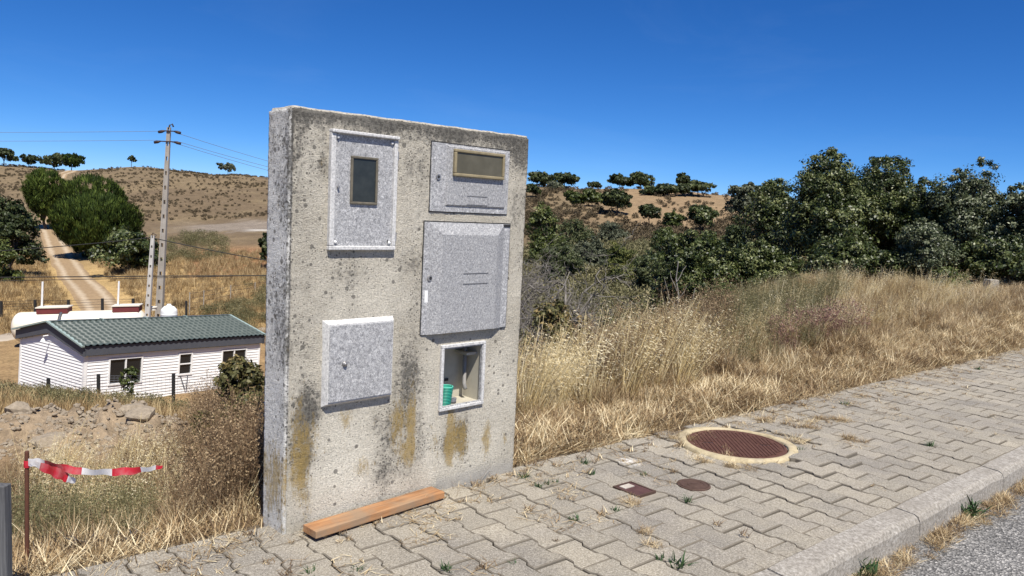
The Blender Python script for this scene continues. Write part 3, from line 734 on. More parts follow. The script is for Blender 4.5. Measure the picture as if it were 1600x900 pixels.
b = MB(); b.box(C1 - .062, C1 - .009, -.0135, -.0098, C3 - .022, C3 - .007); b.build('corner_shadow', M_BLACK, cC)  # thin black strip standing in for the shadow at the door corner

# D: lower left blind cabinet, a shallow pyramid
D0, D1, D2, D3 = .177, .580, .581, 1.002
b = MB(); frustum(b, D0, D1, D2, D3, .004, -.031, .016, .020, .02); cD = b.build('blind_cabinet', M_GRPE, wall); cD['label'] = 'lower left blind grey cabinet with round knob'
b = MB(); b.box(D0 + .020, D1 - .020, -.036, -.030, D2 + .026, D3 - .024); b.build('door', M_GRP, cD, bevel=.003)
b = MB(); disc(b, .280, .790, .013, -.036, -.045, 16, .012); disc(b, .280, .790, .010, -.045, -.051, 16, .006); b.build('knob', M_METAL, cD, True)

# E: open niche with a frame
b = MB(); ringframe(b, .898, 1.219, .455, .820, .018, .004, -.016); cE = b.build('open_cabinet', M_GRPE, wall, bevel=.003); cE['label'] = 'open doorless cabinet niche at lower right'
b = MB(); ringframe(b, .9155, 1.2015, .4725, .8025, .006, .006, -.010); b.build('inner_frame', M_GRP, cE)
y1 = .15
b = MB()
b.add([(HU0, 0, HV0), (HU1, 0, HV0), (HU1, 0, HV1), (HU0, 0, HV1), (HU0, y1, HV0), (HU1, y1, HV0), (HU1, y1, HV1), (HU0, y1, HV1)],
      [(4, 5, 6, 7), (0, 1, 5, 4), (2, 3, 7, 6), (1, 2, 6, 5), (3, 0, 4, 7)])
b.build('niche', M_INNER, cE)
b = MB(); b.tube([(1.165, .10, .80), (1.165, .10, .56), (1.16, .08, .53)], .012, 12); b.build('pipe', plain('grey_pipe', (.28, .27, .25), (.2, .19, .18), 20, .6), cE, True)
b = MB(); b.box(1.125, 1.2, .04, .14, .735, .75); b.build('bracket', M_INNER, cE)
b = MB(); b.box(1.06, 1.085, .145, .151, .575, .59); b.build('anchor_plate', M_BLACK, cE)

def in_wall(u, y, v): return WO + WU * u + WN * y + Vector((0, 0, v))
# green ribbed hose stub, standing in the niche
hp = in_wall(.975, .050, HV0 + .002)
M_HOSE = plain('green_hose', (.03, .34, .24), (.02, .26, .18), 20, .45, .4)
hose = empty('hose_stub', hp, math.pi / 2 - WYAW); tag(hose, 'short piece of ribbed green hose standing in the wall niche', 'hose')
b = MB(); prof = []
H_ = .098; nr = 12
for i in range(nr * 4 + 1):
    z = H_ * i / (nr * 4); prof.append((.039 + .0040 * math.sin(2 * math.pi * i / 4 + .5), z))
prof += [(.036, H_), (.035, H_ - .003), (.035, .02), (.0, .02)]
b.lathe(prof, 24); vs = []
b.v = [(x + (z * .16), y, z) for x, y, z in b.v]
b.build('ribbed_tube', M_HOSE, hose, True)
b = MB(); ring = [(.0375 * math.cos(a) + H_ * .16, .0375 * math.sin(a), H_) for a in np.linspace(0, 2 * math.pi, 25)]
b.tube(ring, .004, 6); b.build('rim', plain('pale_green', (.10, .45, .34), (.07, .38, .28)), hose, True)
cup = empty('pipe_cap', in_wall(1.04, .05, HV0 + .002)); tag(cup, 'small grey pipe cap lying beside green hose in niche', 'cap')
b = MB(); b.lathe([(.022, 0), (.022, .026), (.018, .026), (.018, .006), (0, .006)], 20); b.build('cap_shell', plain('grey_plastic', (.22, .22, .23), (.17, .17, .18)), cup, True)
b = MB(); b.lathe([(.0235, .020), (.0235, .027), (.0222, .027), (.0222, .020)], 20); b.build('cap_rim', bpy.data.materials['grey_plastic'], cup)

# ------------------------------------------------------------------ wooden plank at the foot of the wall
t = NT('plank_wood'); v = t.coord()
g1 = t.noise(t.scalev(v, (2., 22, 30)), 1.6, 6, .65, .6)
c = t.ramp(g1, [(.25, (.13, .06, .026)), (.5, (.36, .18, .08)), (.75, (.48, .27, .13))])
wn = t.noise(v, 6, 5, .6); c = t.mix(t.ramp(wn, [(.42, 0.), (.66, .8)]), c, (.25, .185, .125))
c = t.mix(t.ramp(t.voro(v, 9), [(.03, .85), (.07, 0.)]), c, (.07, .03, .015))
M_WOOD = t.done(t.bsdf(c, .75, .25, t.bump(g1, .3, .006)))
pa, pb = WO + WU * .075 - WN * .100, WO + WU * .865 - WN * .066
pd = (pb - pa); plen = pd.length
b = MB(); nb_ = 14
for i in range(nb_): pass
b.box(0, plen, -.055, .055, 0, .036)
pl = b.build('wooden_plank', M_WOOD, None, bevel=.003)
pl.location = pa + Vector((0, 0, .012)); pl.rotation_euler = (0, 0, math.atan2(pd.y, pd.x))
tag(pl, 'orange-brown wooden plank lying at the foot of the wall', 'plank')

# ------------------------------------------------------------------ white cabin in the valley
M_SIDE = plain('white_siding', (.80, .80, .79), (.74, .74, .73), 3, .6)
M_TRIM = plain('white_trim', (.78, .78, .77), (.7, .7, .69), 6, .6)
M_FASC = plain('slate_fascia', (.075, .08, .095), (.06, .065, .078), 3, .6)
t = NT('green_tile_sheet'); v = t.coord()
c = t.ramp(t.noise(v, 3, 5, .7), [(.3, (.052, .068, .060)), (.6, (.078, .096, .086)), (.85, (.16, .17, .15))])
M_ROOF = t.done(t.bsdf(c, .36, .6))
M_ROOFT = plain('pale_green_trim', (.30, .37, .345), (.24, .31, .285), 3, .45)
t = NT('dark_glass'); M_GLASS = t.done(t.bsdf((.012, .013, .015), .12, .5))
CL, CW = 9.57, 5.86
yw, tu = .57556, .0571
cu = Vector((math.sin(yw), math.cos(yw), -tu)).normalized(); cn = Vector((-math.cos(yw), math.sin(yw), 0)); ck = cu.cross(cn)
co = Vector((-19.1587, 33.9785, -8.1263))
cab = empty('cabin'); CM = Matrix.Identity(4)
for i in range(3): CM[i][0], CM[i][1], CM[i][2], CM[i][3] = cu[i], cn[i], ck[i], co[i]
cab.matrix_world = CM
tag(cab, 'white clapboard cabin with green tile-sheet roof below the road', 'cabin')
def inner_wall():
    b = MB()
    pts = [(0, 0), (CW, 0), (CW, 2.45), (CW / 2, 3.2), (0, 2.45)]
    vs = [(.03, y + (.03 if y == 0 else -.03 if y == CW else 0), z) for y, z in pts] + [(CL - .03, y + (.03 if y == 0 else -.03 if y == CW else 0), z) for y, z in pts]
    b.add(vs, [(4, 3, 2, 1, 0), (5, 6, 7, 8, 9)] + [(i, (i + 1) % 5, 5 + (i + 1) % 5, 5 + i) for i in range(5)])
    return b.build('wall_core', M_SIDE, cab)
inner_wall()
WIN = [(1.15, 2.68, .93, 2.06), (4.72, 5.36, 1.06, 2.05), (7.22, 8.68, .92, 2.05)]
pitch = .144
def lap(x0, x1, z0, z1):      # front boards, lapped
    b = MB(); b.add([(x0, -.038, z0), (x1, -.038, z0), (x1, -.004, z1), (x0, -.004, z1), (x0, .03, z0), (x1, .03, z0), (x1, .03, z1), (x0, .03, z1)],
          [(0, 1, 2, 3), (1, 0, 4, 5), (3, 2, 6, 7), (0, 3, 7, 4), (2, 1, 5, 6)])
    return b
for i in range(16):
    z0 = pitch * i; z1 = z0 + pitch
    segs = [(.05, CL - .05)]
    for (a, c_, v0, v1) in WIN:
        if z1 > v0 + .01 and z0 < v1 - .01:
            segs = [q for (p, r_) in segs for q in (((p, a), (c_, r_)) if p < a < r_ else ((p, r_),))]
    for (a, c_) in segs: lap(a, c_, z0, z1).build('clapboard', M_SIDE, cab)
for i in range(21):
    z0 = pitch * i; z1 = z0 + pitch
    def lim(z):
        if z <= 2.42: return (.05, CW - .05)
        f = (z - 2.42) / .78; return (CW / 2 * f, CW - CW / 2 * f)
    a, c_ = lim(z1)
    if c_ - a < .1: continue
    b = MB(); b.add([(-.04, a, z0), (-.04, c_, z0), (-.004, c_, z1), (-.004, a, z1), (.03, a, z0), (.03, c_, z0), (.03, c_, z1), (.03, a, z1)],
          [(3, 2, 1, 0), (0, 1, 5, 4), (7, 6, 2, 3), (4, 7, 3, 0), (6, 5, 1, 2)])
    b.build('clapboard', M_SIDE, cab)
for (x, y) in ((0, 0), (CL, 0), (0, CW)):
    b = MB(); b.box(x - .05, x + .09 if x == 0 else x + .05, y - .05 if y == 0 else y - .09, y + .09 if y == 0 else y + .05, -.02, 2.45); b.build('corner_post', M_TRIM, cab)
for (a, c_, v0, v1) in WIN:
    b = MB(); fw = .075
    b.box(a - fw, c_ + fw, -.06, .02, v1, v1 + fw); b.box(a - fw, c_ + fw, -.075, .02, v0 - fw, v0); b.box(a - fw, a, -.06, .02, v0, v1); b.box(c_, c_ + fw, -.06, .02, v0, v1)
    wn_ = b.build('window', M_TRIM, cab)
    if c_ - a > 1:
        m_ = (a + c_) / 2
        for p0, p1 in ((a, m_ - .03), (m_ + .03, c_)):
            b = MB(); b.box(p0, p1, .018, .026, v0, v1); b.build('pane', M_GLASS, wn_)
        b = MB(); b.box(m_ - .03, m_ + .03, -.045, .02, v0, v1); b.build('mullion', M_TRIM, wn_)
    else:
        m_ = (v0 + v1) / 2
        for p0, p1 in ((v0, m_ - .025), (m_ + .025, v1)):
            b = MB(); b.box(a, c_, .018, .026, p0, p1); b.build('pane', M_GLASS, wn_)
        b = MB(); b.box(a, c_, -.045, .02, m_ - .025, m_ + .025); b.build('mullion', M_TRIM, wn_)
# roof: front slope of stepped corrugated tile sheet
RZ0, RZ1, OV = 2.78, 3.53, .28
def slope(front=True):
    nx = 260; rows = 9; V = []; Fq = []
    y0, y1 = (-.30, CW / 2) if front else (CW + .30, CW / 2)
    for r_ in range(rows):
        for e in (0, 1):
            f = (r_ + e) / rows; drop = .05 * (1 - e)
            for i in range(nx + 1):
                x = -OV + (CL + 2 * OV - .1) * i / nx
                ph = 2 * math.pi * x / .29
                hgt = .055 * (.5 + .5 * math.sin(ph)) ** 1.3
                V.append((x, y0 + (y1 - y0) * f, RZ0 + (RZ1 - RZ0) * f + hgt + drop))
    n = nx + 1
    for r_ in range(rows * 2 - 1):
        for i in range(nx): Fq.append((r_ * n + i, r_ * n + i + 1, (r_ + 1) * n + i + 1, (r_ + 1) * n + i))
    me = np_mesh('roof_sheet', np.array(V), np.array(Fq), None, False); return link_mesh('roof_sheet', me, M_ROOF, cab)
slope(True); slope(False)
b = MB(); b.bar((-OV, CW / 2, RZ1 + .045), (CL + OV - .1, CW / 2, RZ1 + .045), .22, .05); b.build('ridge_cap', M_ROOF, cab)
for xx in (2.3, 4.6, 6.9):
    b = MB(); b.bar((xx, CW / 2 - .16, RZ1 + .02), (xx, CW / 2 + .16, RZ1 + .02), .06, .16); b.build('ridge_joint', M_ROOFT, cab)
for x in (-OV, CL + OV - .1):
    for yy in (-.32, CW + .32):
        b = MB(); b.bar((x, yy, RZ0 + .03), (x, CW / 2, RZ1 + .05), .14, .07); b.build('verge_trim', M_ROOFT, cab)
# slate fascia: long eaves boards and gable boards
b = MB(); b.box(-.12, CL + .12, -.20, .02, 2.36, RZ0 + .005); b.build('fascia', M_FASC, cab)
b = MB(); b.box(-.12, CL + .12, CW - .02, CW + .2, 2.36, RZ0 + .005); b.build('fascia', M_FASC, cab)
for x in (-.20, CL + .06):
    for yy in (-.2, CW + .2):
        b = MB(); vs = [(x, yy, 2.34), (x, CW / 2, 3.02), (x, CW / 2, RZ1), (x, yy, RZ0)]
        b.add(vs + [(x + .14, p[1], p[2]) for p in vs], [(0, 1, 2, 3), (7, 6, 5, 4), (0, 4, 5, 1), (2, 6, 7, 3), (1, 5, 6, 2), (3, 7, 4, 0)]); b.build('gable_board', M_FASC, cab)
b = MB(); b.tube([(-.2, CW / 2 + .0, 2.9), (-.42, CW / 2, 2.88), (-.42, CW / 2, 2.75)], .03, 6); b.tube([(-.42, CW / 2, 2.76), (-.42, CW / 2, 2.62)], [.05, .12], 10); b.build('gable_lamp', M_TRIM, cab)
b = MB(); b.box(-.1, CL + .1, -.06, CW + .06, -1.6, -.01); b.build('plinth', plain('plinth_concrete', (.62, .59, .53), (.5, .47, .42), 2, .9), cab)
b = MB(); b.tube([(4.78, -.05, .98), (5.05, -.10, .25), (5.12, -.1, .25), (5.2, -.05, .98)], .022, 6); b.build('bracket', M_FASC, cab)

# ------------------------------------------------------------------ storage tank behind the cabin
TA = at(34, 511, 46.); TB = at(216, 506, 47.5)
td = (TB - TA).normalized(); trad = .90
M_TANK = plain('tank_cream', (.72, .68, .58), (.64, .59, .49), .8, .5, .4)
M_MAROON = plain('maroon_steel', (.16, .035, .035), (.12, .03, .03), 3, .6)
tank = empty('storage_tank', TA); tag(tank, 'long cream horizontal storage tank lying behind the cabin', 'tank')
b = MB(); ln = (TB - TA).length; prof = []
for k in range(9): a = math.pi / 2 * k / 8; prof.append((td * (-.55 * math.cos(a)) * trad, trad * math.sin(a) + .001))
pts_ = [p for p, r_ in prof] + [td * (ln * f) for f in (.2, .4, .6, .8)] + [td * ln + td * (.55 * math.sin(math.pi / 2 * k / 8)) * trad for k in range(9)]
rr = [r_ for p, r_ in prof] + [trad] * 4 + [trad * math.cos(math.pi / 2 * k / 8) + .001 for k in range(9)]
b.tube(pts_, rr, 40); b.build('shell', M_TANK, tank, True)
for d0, ww in ((.95, 1.7), (5.15, 1.5)):
    b = MB(); c0 = td * d0; b.bar(c0 + Vector((0, 0, trad + .10)), c0 + td * ww + Vector((0, 0, trad + .10)), .9, .34); mb_ = b.build('manway_box', M_MAROON, tank)
    b = MB(); b.bar(c0 - td * .05 + Vector((0, 0, trad + .30)), c0 + td * (ww + .05) + Vector((0, 0, trad + .30)), 1.0, .06); b.build('box_cover', M_TANK, mb_)
for d0, h_ in ((1.1, 1.75), (5.35, 1.7)):
    b = MB(); p0 = td * d0 + Vector((0, 0, trad + .1)); b.tube([p0, p0 + Vector((.08, 0, h_))], .055, 8); b.build('vent_pipe', M_TRIM, tank)
b = MB(); b.lathe([(.24, 0), (.24, .16), (.28, .16), (.28, .22), (0, .24)], 18, tuple(td * 7.35 + Vector((0, 0, trad - .05)))); b.build('hatch', M_TANK, tank)
b = MB(); sd_ = td.cross(Vector((0, 0, 1))).normalized()
arc = [td * 2.3 + (sd_ * math.cos(a) + Vector((0, 0, 1)) * math.sin(a)) * (trad + .05) for a in np.linspace(-.2, math.pi + .2, 24)]
b.tube(arc, .09, 6); b.build('strap', M_FASC, tank)
for d0 in (.6, 6.6):
    b = MB(); c0 = td * d0; b.bar(c0 - td * .2 + Vector((0, 0, -trad - .25)), c0 + td * .2 + Vector((0, 0, -trad - .25)), 1.5, .9); b.build('cradle', plain('cradle_concrete', (.4, .38, .34)), tank)
# white water barrel
wb = empty('water_barrel', at(264, 520, 45.5)); tag(wb, 'small white domed water barrel behind the cabin roof', 'barrel')
MB().lathe([(.46, 0), (.46, 1.35), (.44, 1.42), (.30, 1.58), (.12, 1.66), (0, 1.67)], 28).build('barrel_body', M_TRIM, wb, True)
MB().lathe([(.12, 1.64), (.12, 1.74), (0, 1.75)], 16).build('lid', M_TRIM, wb, True)
for zz in (.3, .7, 1.1): MB().lathe([(.462, zz), (.475, zz + .03), (.462, zz + .06)], 28).build('hoop', M_TRIM, wb, True)

# ------------------------------------------------------------------ poles and wires
M_POLE = plain('pole_concrete', (.36, .33, .29), (.27, .245, .21), 2, .9)
M_POLE2 = plain('pole_concrete_pale', (.52, .50, .46), (.42, .4, .37), 2, .9)
M_WIRE = plain('wire_black', (.02, .02, .02), (.03, .03, .03)); M_INS = plain('insulator_brown', (.03, .02, .018), (.05, .03, .025))
M_WIREB = plain('wire_pale', (.20, .22, .25), (.16, .18, .21))
def pole(name, base, top, w0, w1, mat, label, holes):
    o = empty(name, base); tag(o, label, 'pole'); ax = top - base
    b = MB(); n = holes
    x = Vector((1, 0, 0)); y = Vector((0, 1, 0))
    def ringp(f, w_): 
        p = ax * f; return [p - x * w_ - y * w_ * .7, p + x * w_ - y * w_ * .7, p + x * w_ + y * w_ * .7, p - x * w_ + y * w_ * .7]
    # two legs tied by rungs: holes stay open
    for sx in (-1, 1):
        vs = []
        for f in (0, 1):
            w_ = w0 + (w1 - w0) * f; p = ax * f
            xa, xb = (-w_, -w_ * .45) if sx < 0 else (w_ * .45, w_)
            vs += [p + x * xa - y * w_ * .7, p + x * xb - y * w_ * .7, p + x * xb + y * w_ * .7, p + x * xa + y * w_ * .7]
        b.add(vs, [(3, 2, 1, 0), (4, 5, 6, 7), (0, 1, 5, 4), (1, 2, 6, 5), (2, 3, 7, 6), (3, 0, 4, 7)])
    for i in range(n):
        f0 = i / n; f1 = (i + .72) / n
        vs = []
        for f in (f0, f1):
            w_ = (w0 + (w1 - w0) * f); p = ax * f; vs += [p - x * w_ * .47 - y * w_ * .6, p + x * w_ * .47 - y * w_ * .6, p + x * w_ * .47 + y * w_ * .6, p - x * w_ * .47 + y * w_ * .6]
        b.add(vs, [(3, 2, 1, 0), (4, 5, 6, 7), (0, 1, 5, 4), (1, 2, 6, 5), (2, 3, 7, 6), (3, 0, 4, 7)])
    b.build('shaft', mat, o); return o
p1b = at(248, 512, 52.); p1t = at(264, 199, 52.)
P1 = pole('utility_pole', p1b, p1t, .24, .115, M_POLE, 'tall tapered concrete utility pole with crossarms and insulators', 14)
ax = p1t - p1b
def crossarm(f, x0, x1, zz):
    p = ax * f; b = MB(); b.bar(p + Vector((x0, -.12, zz)), p + Vector((x1, -.12, zz)), .07, .07); c_ = b.build('crossarm', M_INS, P1)
    for xx in (x0, x1):
        s_ = 1 if xx > 0 else -1
        b = MB(); b.tube([p + Vector((xx, -.12, zz)), p + Vector((xx + .18 * s_, -.12, zz - .05)), p + Vector((xx + .42 * s_, -.12, zz - .1))], [.05, .10, .09], 8); b.build('insulator', M_INS, c_, True)
crossarm(.985, -.22, .42, -.05); crossarm(.93, -.46, .46, 0)
b = MB(); b.tube([ax * .99, ax * 1.0 + Vector((.05, 0, .15)), ax + Vector((.22, 0, .22)), ax + Vector((.3, 0, .05))], .055, 8); b.build('top_hook', M_INS, P1, True)
p2b = at(230, 505, 47.); p2t = at(239, 368, 47.)
P2 = pole('short_pole', p2b, p2t, .155, .10, M_POLE2, 'short pale concrete pole left of the tall utility pole', 9)
b = MB(); b.tube([p2t - p2b + Vector((-.12, 0, -.05)), p2t - p2b + Vector((0, 0, .16)), p2t - p2b + Vector((.22, 0, .02))], .03, 6); b.build('bracket', M_INS, P2)
def wire(a, b_, sag, r_, mat, label, n=14):
    a = Vector(a); b_ = Vector(b_); m = MB(); pts = [a.lerp(b_, k / n) + Vector((0, 0, -sag * 4 * (k / n) * (1 - k / n))) - a for k in range(n + 1)]
    m.tube(pts, r_, 5); o = m.build('wire', mat); o.location = a; tag(o, label, 'wire', 'overhead wires in the valley')
wire(at(-500, 199, 60), at(251, 205, 52), .2, .013, M_WIREB, 'uppermost thin power wire running left from the tall pole')
wire(at(-500, 212, 60), at(245, 219, 52), .2, .013, M_WIREB, 'second thin power wire running left from the lower crossarm')
wire(at(277, 208, 52), at(640, 300, 90), .5, .015, M_WIREB, 'uppermost thin power wire running right from the tall pole')
wire(at(281, 222, 52), at(640, 303, 90), .5, .015, M_WIREB, 'thin power wire running right from the lower crossarm front end')
wire(at(268, 222, 52), at(640, 312, 92), .5, .015, M_WIREB, 'thin power wire running right just under its twin')
wire(at(-300, 402, 50), at(238, 371, 47), .3, .028, M_WIRE, 'black cable running left from the top of the short pole')
wire(at(240, 372, 47), at(620, 432, 56), .3, .03, M_WIRE, 'black cable running right from the top of the short pole')
wire(at(-300, 442, 49), at(620, 424, 49), .12, .02, M_WIRE, 'upper of the two low thick black cables crossing behind the cabin')
wire(at(-300, 437, 48), at(620, 430, 48), -.06, .032, M_WIRE, 'lower thicker black cable crossing behind the cabin')

# ------------------------------------------------------------------ fences
def fence(name, pts, h, r_, mat, label, mesh=True, square=False):
    o = empty(name, pts[0]); tag(o, label, 'fence'); p0 = Vector(pts[0])
    for p in pts:
        b = MB(); q = Vector(p) - p0
        if square: b.box(q.x - r_, q.x + r_, q.y - r_, q.y + r_, q.z - .4, q.z + h)
        else: b.tube([q + Vector((0, 0, -.4)), q + Vector((.02, 0, h))], r_, 6)
        b.build('post', mat, o)
    b = MB()
    for a, c_ in zip(pts, pts[1:]):
        a = Vector(a) - p0; c_ = Vector(c_) - p0
        for zz in np.linspace(.1, h * .92, 9 if mesh else 4): b.tube([a + Vector((0, 0, zz)), c_ + Vector((0, 0, zz))], .004 if mesh else .012, 3, False)
        if mesh:
            n = max(2, int((c_ - a).length / .15))
            for k in range(n + 1):
                q = a.lerp(c_, k / n); b.tube([q + Vector((0, 0, .1)), q + Vector((0, 0, h * .92))], .003, 3, False)
    b.build('wire_mesh', M_WIREB if mesh else M_WIRE, o)
fy = 26.5
fence('wire_fence', [at(-80, 640, 27.5), at(-2, 634, 27.3), at(76, 626, 27), at(154, 620, 26.7), at(271, 620, 26.3), at(374, 618, 26), at(470, 616, 26)], .82, .045, M_WIRE, 'wire mesh fence with black posts in front of the cabin', True, True)
fence('field_fence', [at(x, y, 53) for x, y in ((-40, 488), (2, 486), (55, 484), (107, 484), (160, 482), (208, 482))], .7, .07, M_WIRE, 'dark post fence in the hay behind the storage tank', False, True)
fence('field_fence', [at(x, y, Y) for x, y, Y in ((296, 484, 56), (318, 480, 58), (360, 470, 62), (398, 464, 66), (450, 458, 70))], 1.3, .035, M_POLE, 'thin grey post fence right of the white barrel', False)
b = MB(); pt = at(291, 494, 52); b.box(-.06, .06, -.05, .05, 0, 1.05); o = b.build('gate_post', M_WIRE); b2 = None; o.location = pt; tag(o, 'dark stub post just right of the white barrel', 'post')

# ------------------------------------------------------------------ stake with barrier tape, weathered post
M_REBAR = plain('rusty_rebar', (.12, .045, .025), (.07, .03, .02), 60, .85)
sb = at(42, 915, 3.15); stt = at(42, 705, 3.15); sb.z = tz(sb.x, sb.y) - .1
stake = empty('rebar_stake', sb); tag(stake, 'rusty ribbed iron stake at the left holding barrier tape', 'stake')
b = MB(); hh = stt.z - sb.z; prof = []
nrb = int(hh / .009)
for i in range(nrb * 2 + 1): prof.append((.0078 + (.0016 if i % 2 else 0), hh * i / (nrb * 2)))
lean = (stt.x - sb.x) / hh
b.lathe(prof, 10); b.v = [(x + z * lean, y, z) for x, y, z in b.v]; b.build('rod', M_REBAR, stake, True)
t = NT('barrier_tape'); sx_ = t.attr('tp')
stripe = t.math('GREATER_THAN', t.math('FRACT', sx_), .5)
c = t.mix(stripe, (.52, .02, .035), (.78, .76, .74)); c = t.mix(t.ramp(t.noise(t.coord(), 14, 5), [(.5, 0.), (.75, .45)]), c, (.50, .42, .38))
pp = t.bsdf(c, .35, .5); tl_ = t.n('ShaderNodeBsdfTranslucent'); t.l(c, tl_.inputs[0]); mx = t.n('ShaderNodeMixShader'); mx.inputs[0].default_value = .3
t.l(pp.outputs[0], mx.inputs[1]); t.l(tl_.outputs[0], mx.inputs[2]); M_TAPE = t.done(mx)
def ribbon(name, path, wid, tp, parent):
    V = []; T = []
    for i, (p, up_, w_) in enumerate(path):
        p = Vector(p); u_ = Vector(up_).normalized() * w_ / 2; V += [tuple(p - u_), tuple(p), tuple(p + u_)]; T += [tp[i]] * 3
    n = len(path); Fq = []
    for i in range(n - 1):
        for j in range(2): Fq.append((i * 3 + j, (i + 1) * 3 + j, (i + 1) * 3 + j + 1, i * 3 + j + 1))
    me = np_mesh(name, np.array(V), np.array(Fq), {'tp': ('FLOAT', np.array(T))}, True); return link_mesh(name, me, M_TAPE, parent)
tape = empty('barrier_tape', at(46, 722, 3.15)); tag(tape, 'red and white plastic barrier tape fluttering from the rusty stake', 'tape'); tp0 = at(46, 722, 3.15)
pathA = []; tpv = []
keys = [(44, 722, 3.14, .03), (60, 723, 3.10, .035), (80, 727, 3.05, .038), (105, 733, 3.02, .03), (130, 737, 3.04, .028), (160, 738, 3.08, .03), (190, 737, 3.12, .032), (215, 735, 3.15, .03), (238, 732, 3.2, .022), (254, 729, 3.24, .012)]
tps = [.62, .95, 1.05, 1.3, 1.52, 1.9, 2.1, 2.4, 2.85, 3.3]
N_ = 60; kk = np.linspace(0, len(keys) - 1, N_)
for i, q in enumerate(kk):
    j = min(int(q), len(keys) - 2); f = q - j; a, c_ = keys[j], keys[j + 1]
    p = at(a[0] + (c_[0] - a[0]) * f, a[1] + (c_[1] - a[1]) * f + .8 * math.sin(i * .9), a[2] + (c_[2] - a[2]) * f) - tp0
    pathA.append((p, (0, .5 * math.sin(i * .35), 1), a[3] + (c_[3] - a[3]) * f)); tpv.append(tps[j] + (tps[j + 1] - tps[j]) * f)
ribbon('streamer', pathA, .03, tpv, tape)
pathB = []; tpB = []
keysB = [(46, 720, 3.14, .02), (62, 728, 3.08, .03), (82, 736, 3.04, .045), (98, 743, 3.02, .045), (108, 749, 3.03, .03), (118, 752, 3.05, .02)]
for i, q in enumerate(np.linspace(0, 5, 30)):
    j = min(int(q), 4); f = q - j; a, c_ = keysB[j], keysB[j + 1]
    p = at(a[0] + (c_[0] - a[0]) * f, a[1] + (c_[1] - a[1]) * f, a[2] + (c_[2] - a[2]) * f) - tp0
    pathB.append((p, (.3, .3 * math.sin(i), 1), a[3] + (c_[3] - a[3]) * f)); tpB.append([.6, 1.0, 1.1, 1.35, 1.55, 1.8][j] * (1 - f) + [.6, 1.0, 1.1, 1.35, 1.55, 1.8][j + 1] * f)
ribbon('loose_end', pathB, .03, tpB, tape)
b = MB(); b.lathe([(.0125, -.017), (.0135, -.005), (.0125, .012)], 12); o = b.build('knot', plain('tape_red', (.50, .02, .04), (.4, .02, .03)), tape); o.location = at(42.5, 724, 3.15) - tp0
# weathered timber post cut by the left edge
gp = at(4, 757, 2.7); gz = tz(gp.x, gp.y)
t = NT('weathered_timber'); v = t.coord(); g1 = t.noise(t.scalev(v, (40, 40, 2.5)), 1., 6, .7, .4)
M_GREY = t.done(t.bsdf(t.ramp(g1, [(.25, (.04, .04, .042)), (.55, (.12, .12, .122)), (.8, (.22, .218, .21))]), .9, .15, t.bump(g1, .6, .01)))
b = MB(); b.box(-.05, .020, -.02, .02, -.1, gp.z - gz); o = b.build('weathered_post', M_GREY, bevel=.004); o.location = (gp.x, gp.y, gz); tag(o, 'grey weathered timber post cut off by the left picture edge', 'post')
# low concrete block and edging at the far right
cb = at(1544, 484, 15.6); zc = tz(cb.x, cb.y)
b = MB(); b.box(-.09, .09, -.12, .12, -.1, .32); o = b.build('concrete_marker', M_KERB, bevel=.01); o.location = (cb.x, cb.y, max(zc, cb.z - .05)); tag(o, 'small upright concrete block at the end of the far edging', 'block')
ea, eb = at(1556, 474, 16.), at(1760, 468, 18.5)
b = MB(); b.bar((0, 0, 0), eb - ea, .14, .22); o = b.build('concrete_edging', M_KERB, bevel=.01); o.location = ea; tag(o, 'low pale concrete edging strip running off at the right', 'edging')

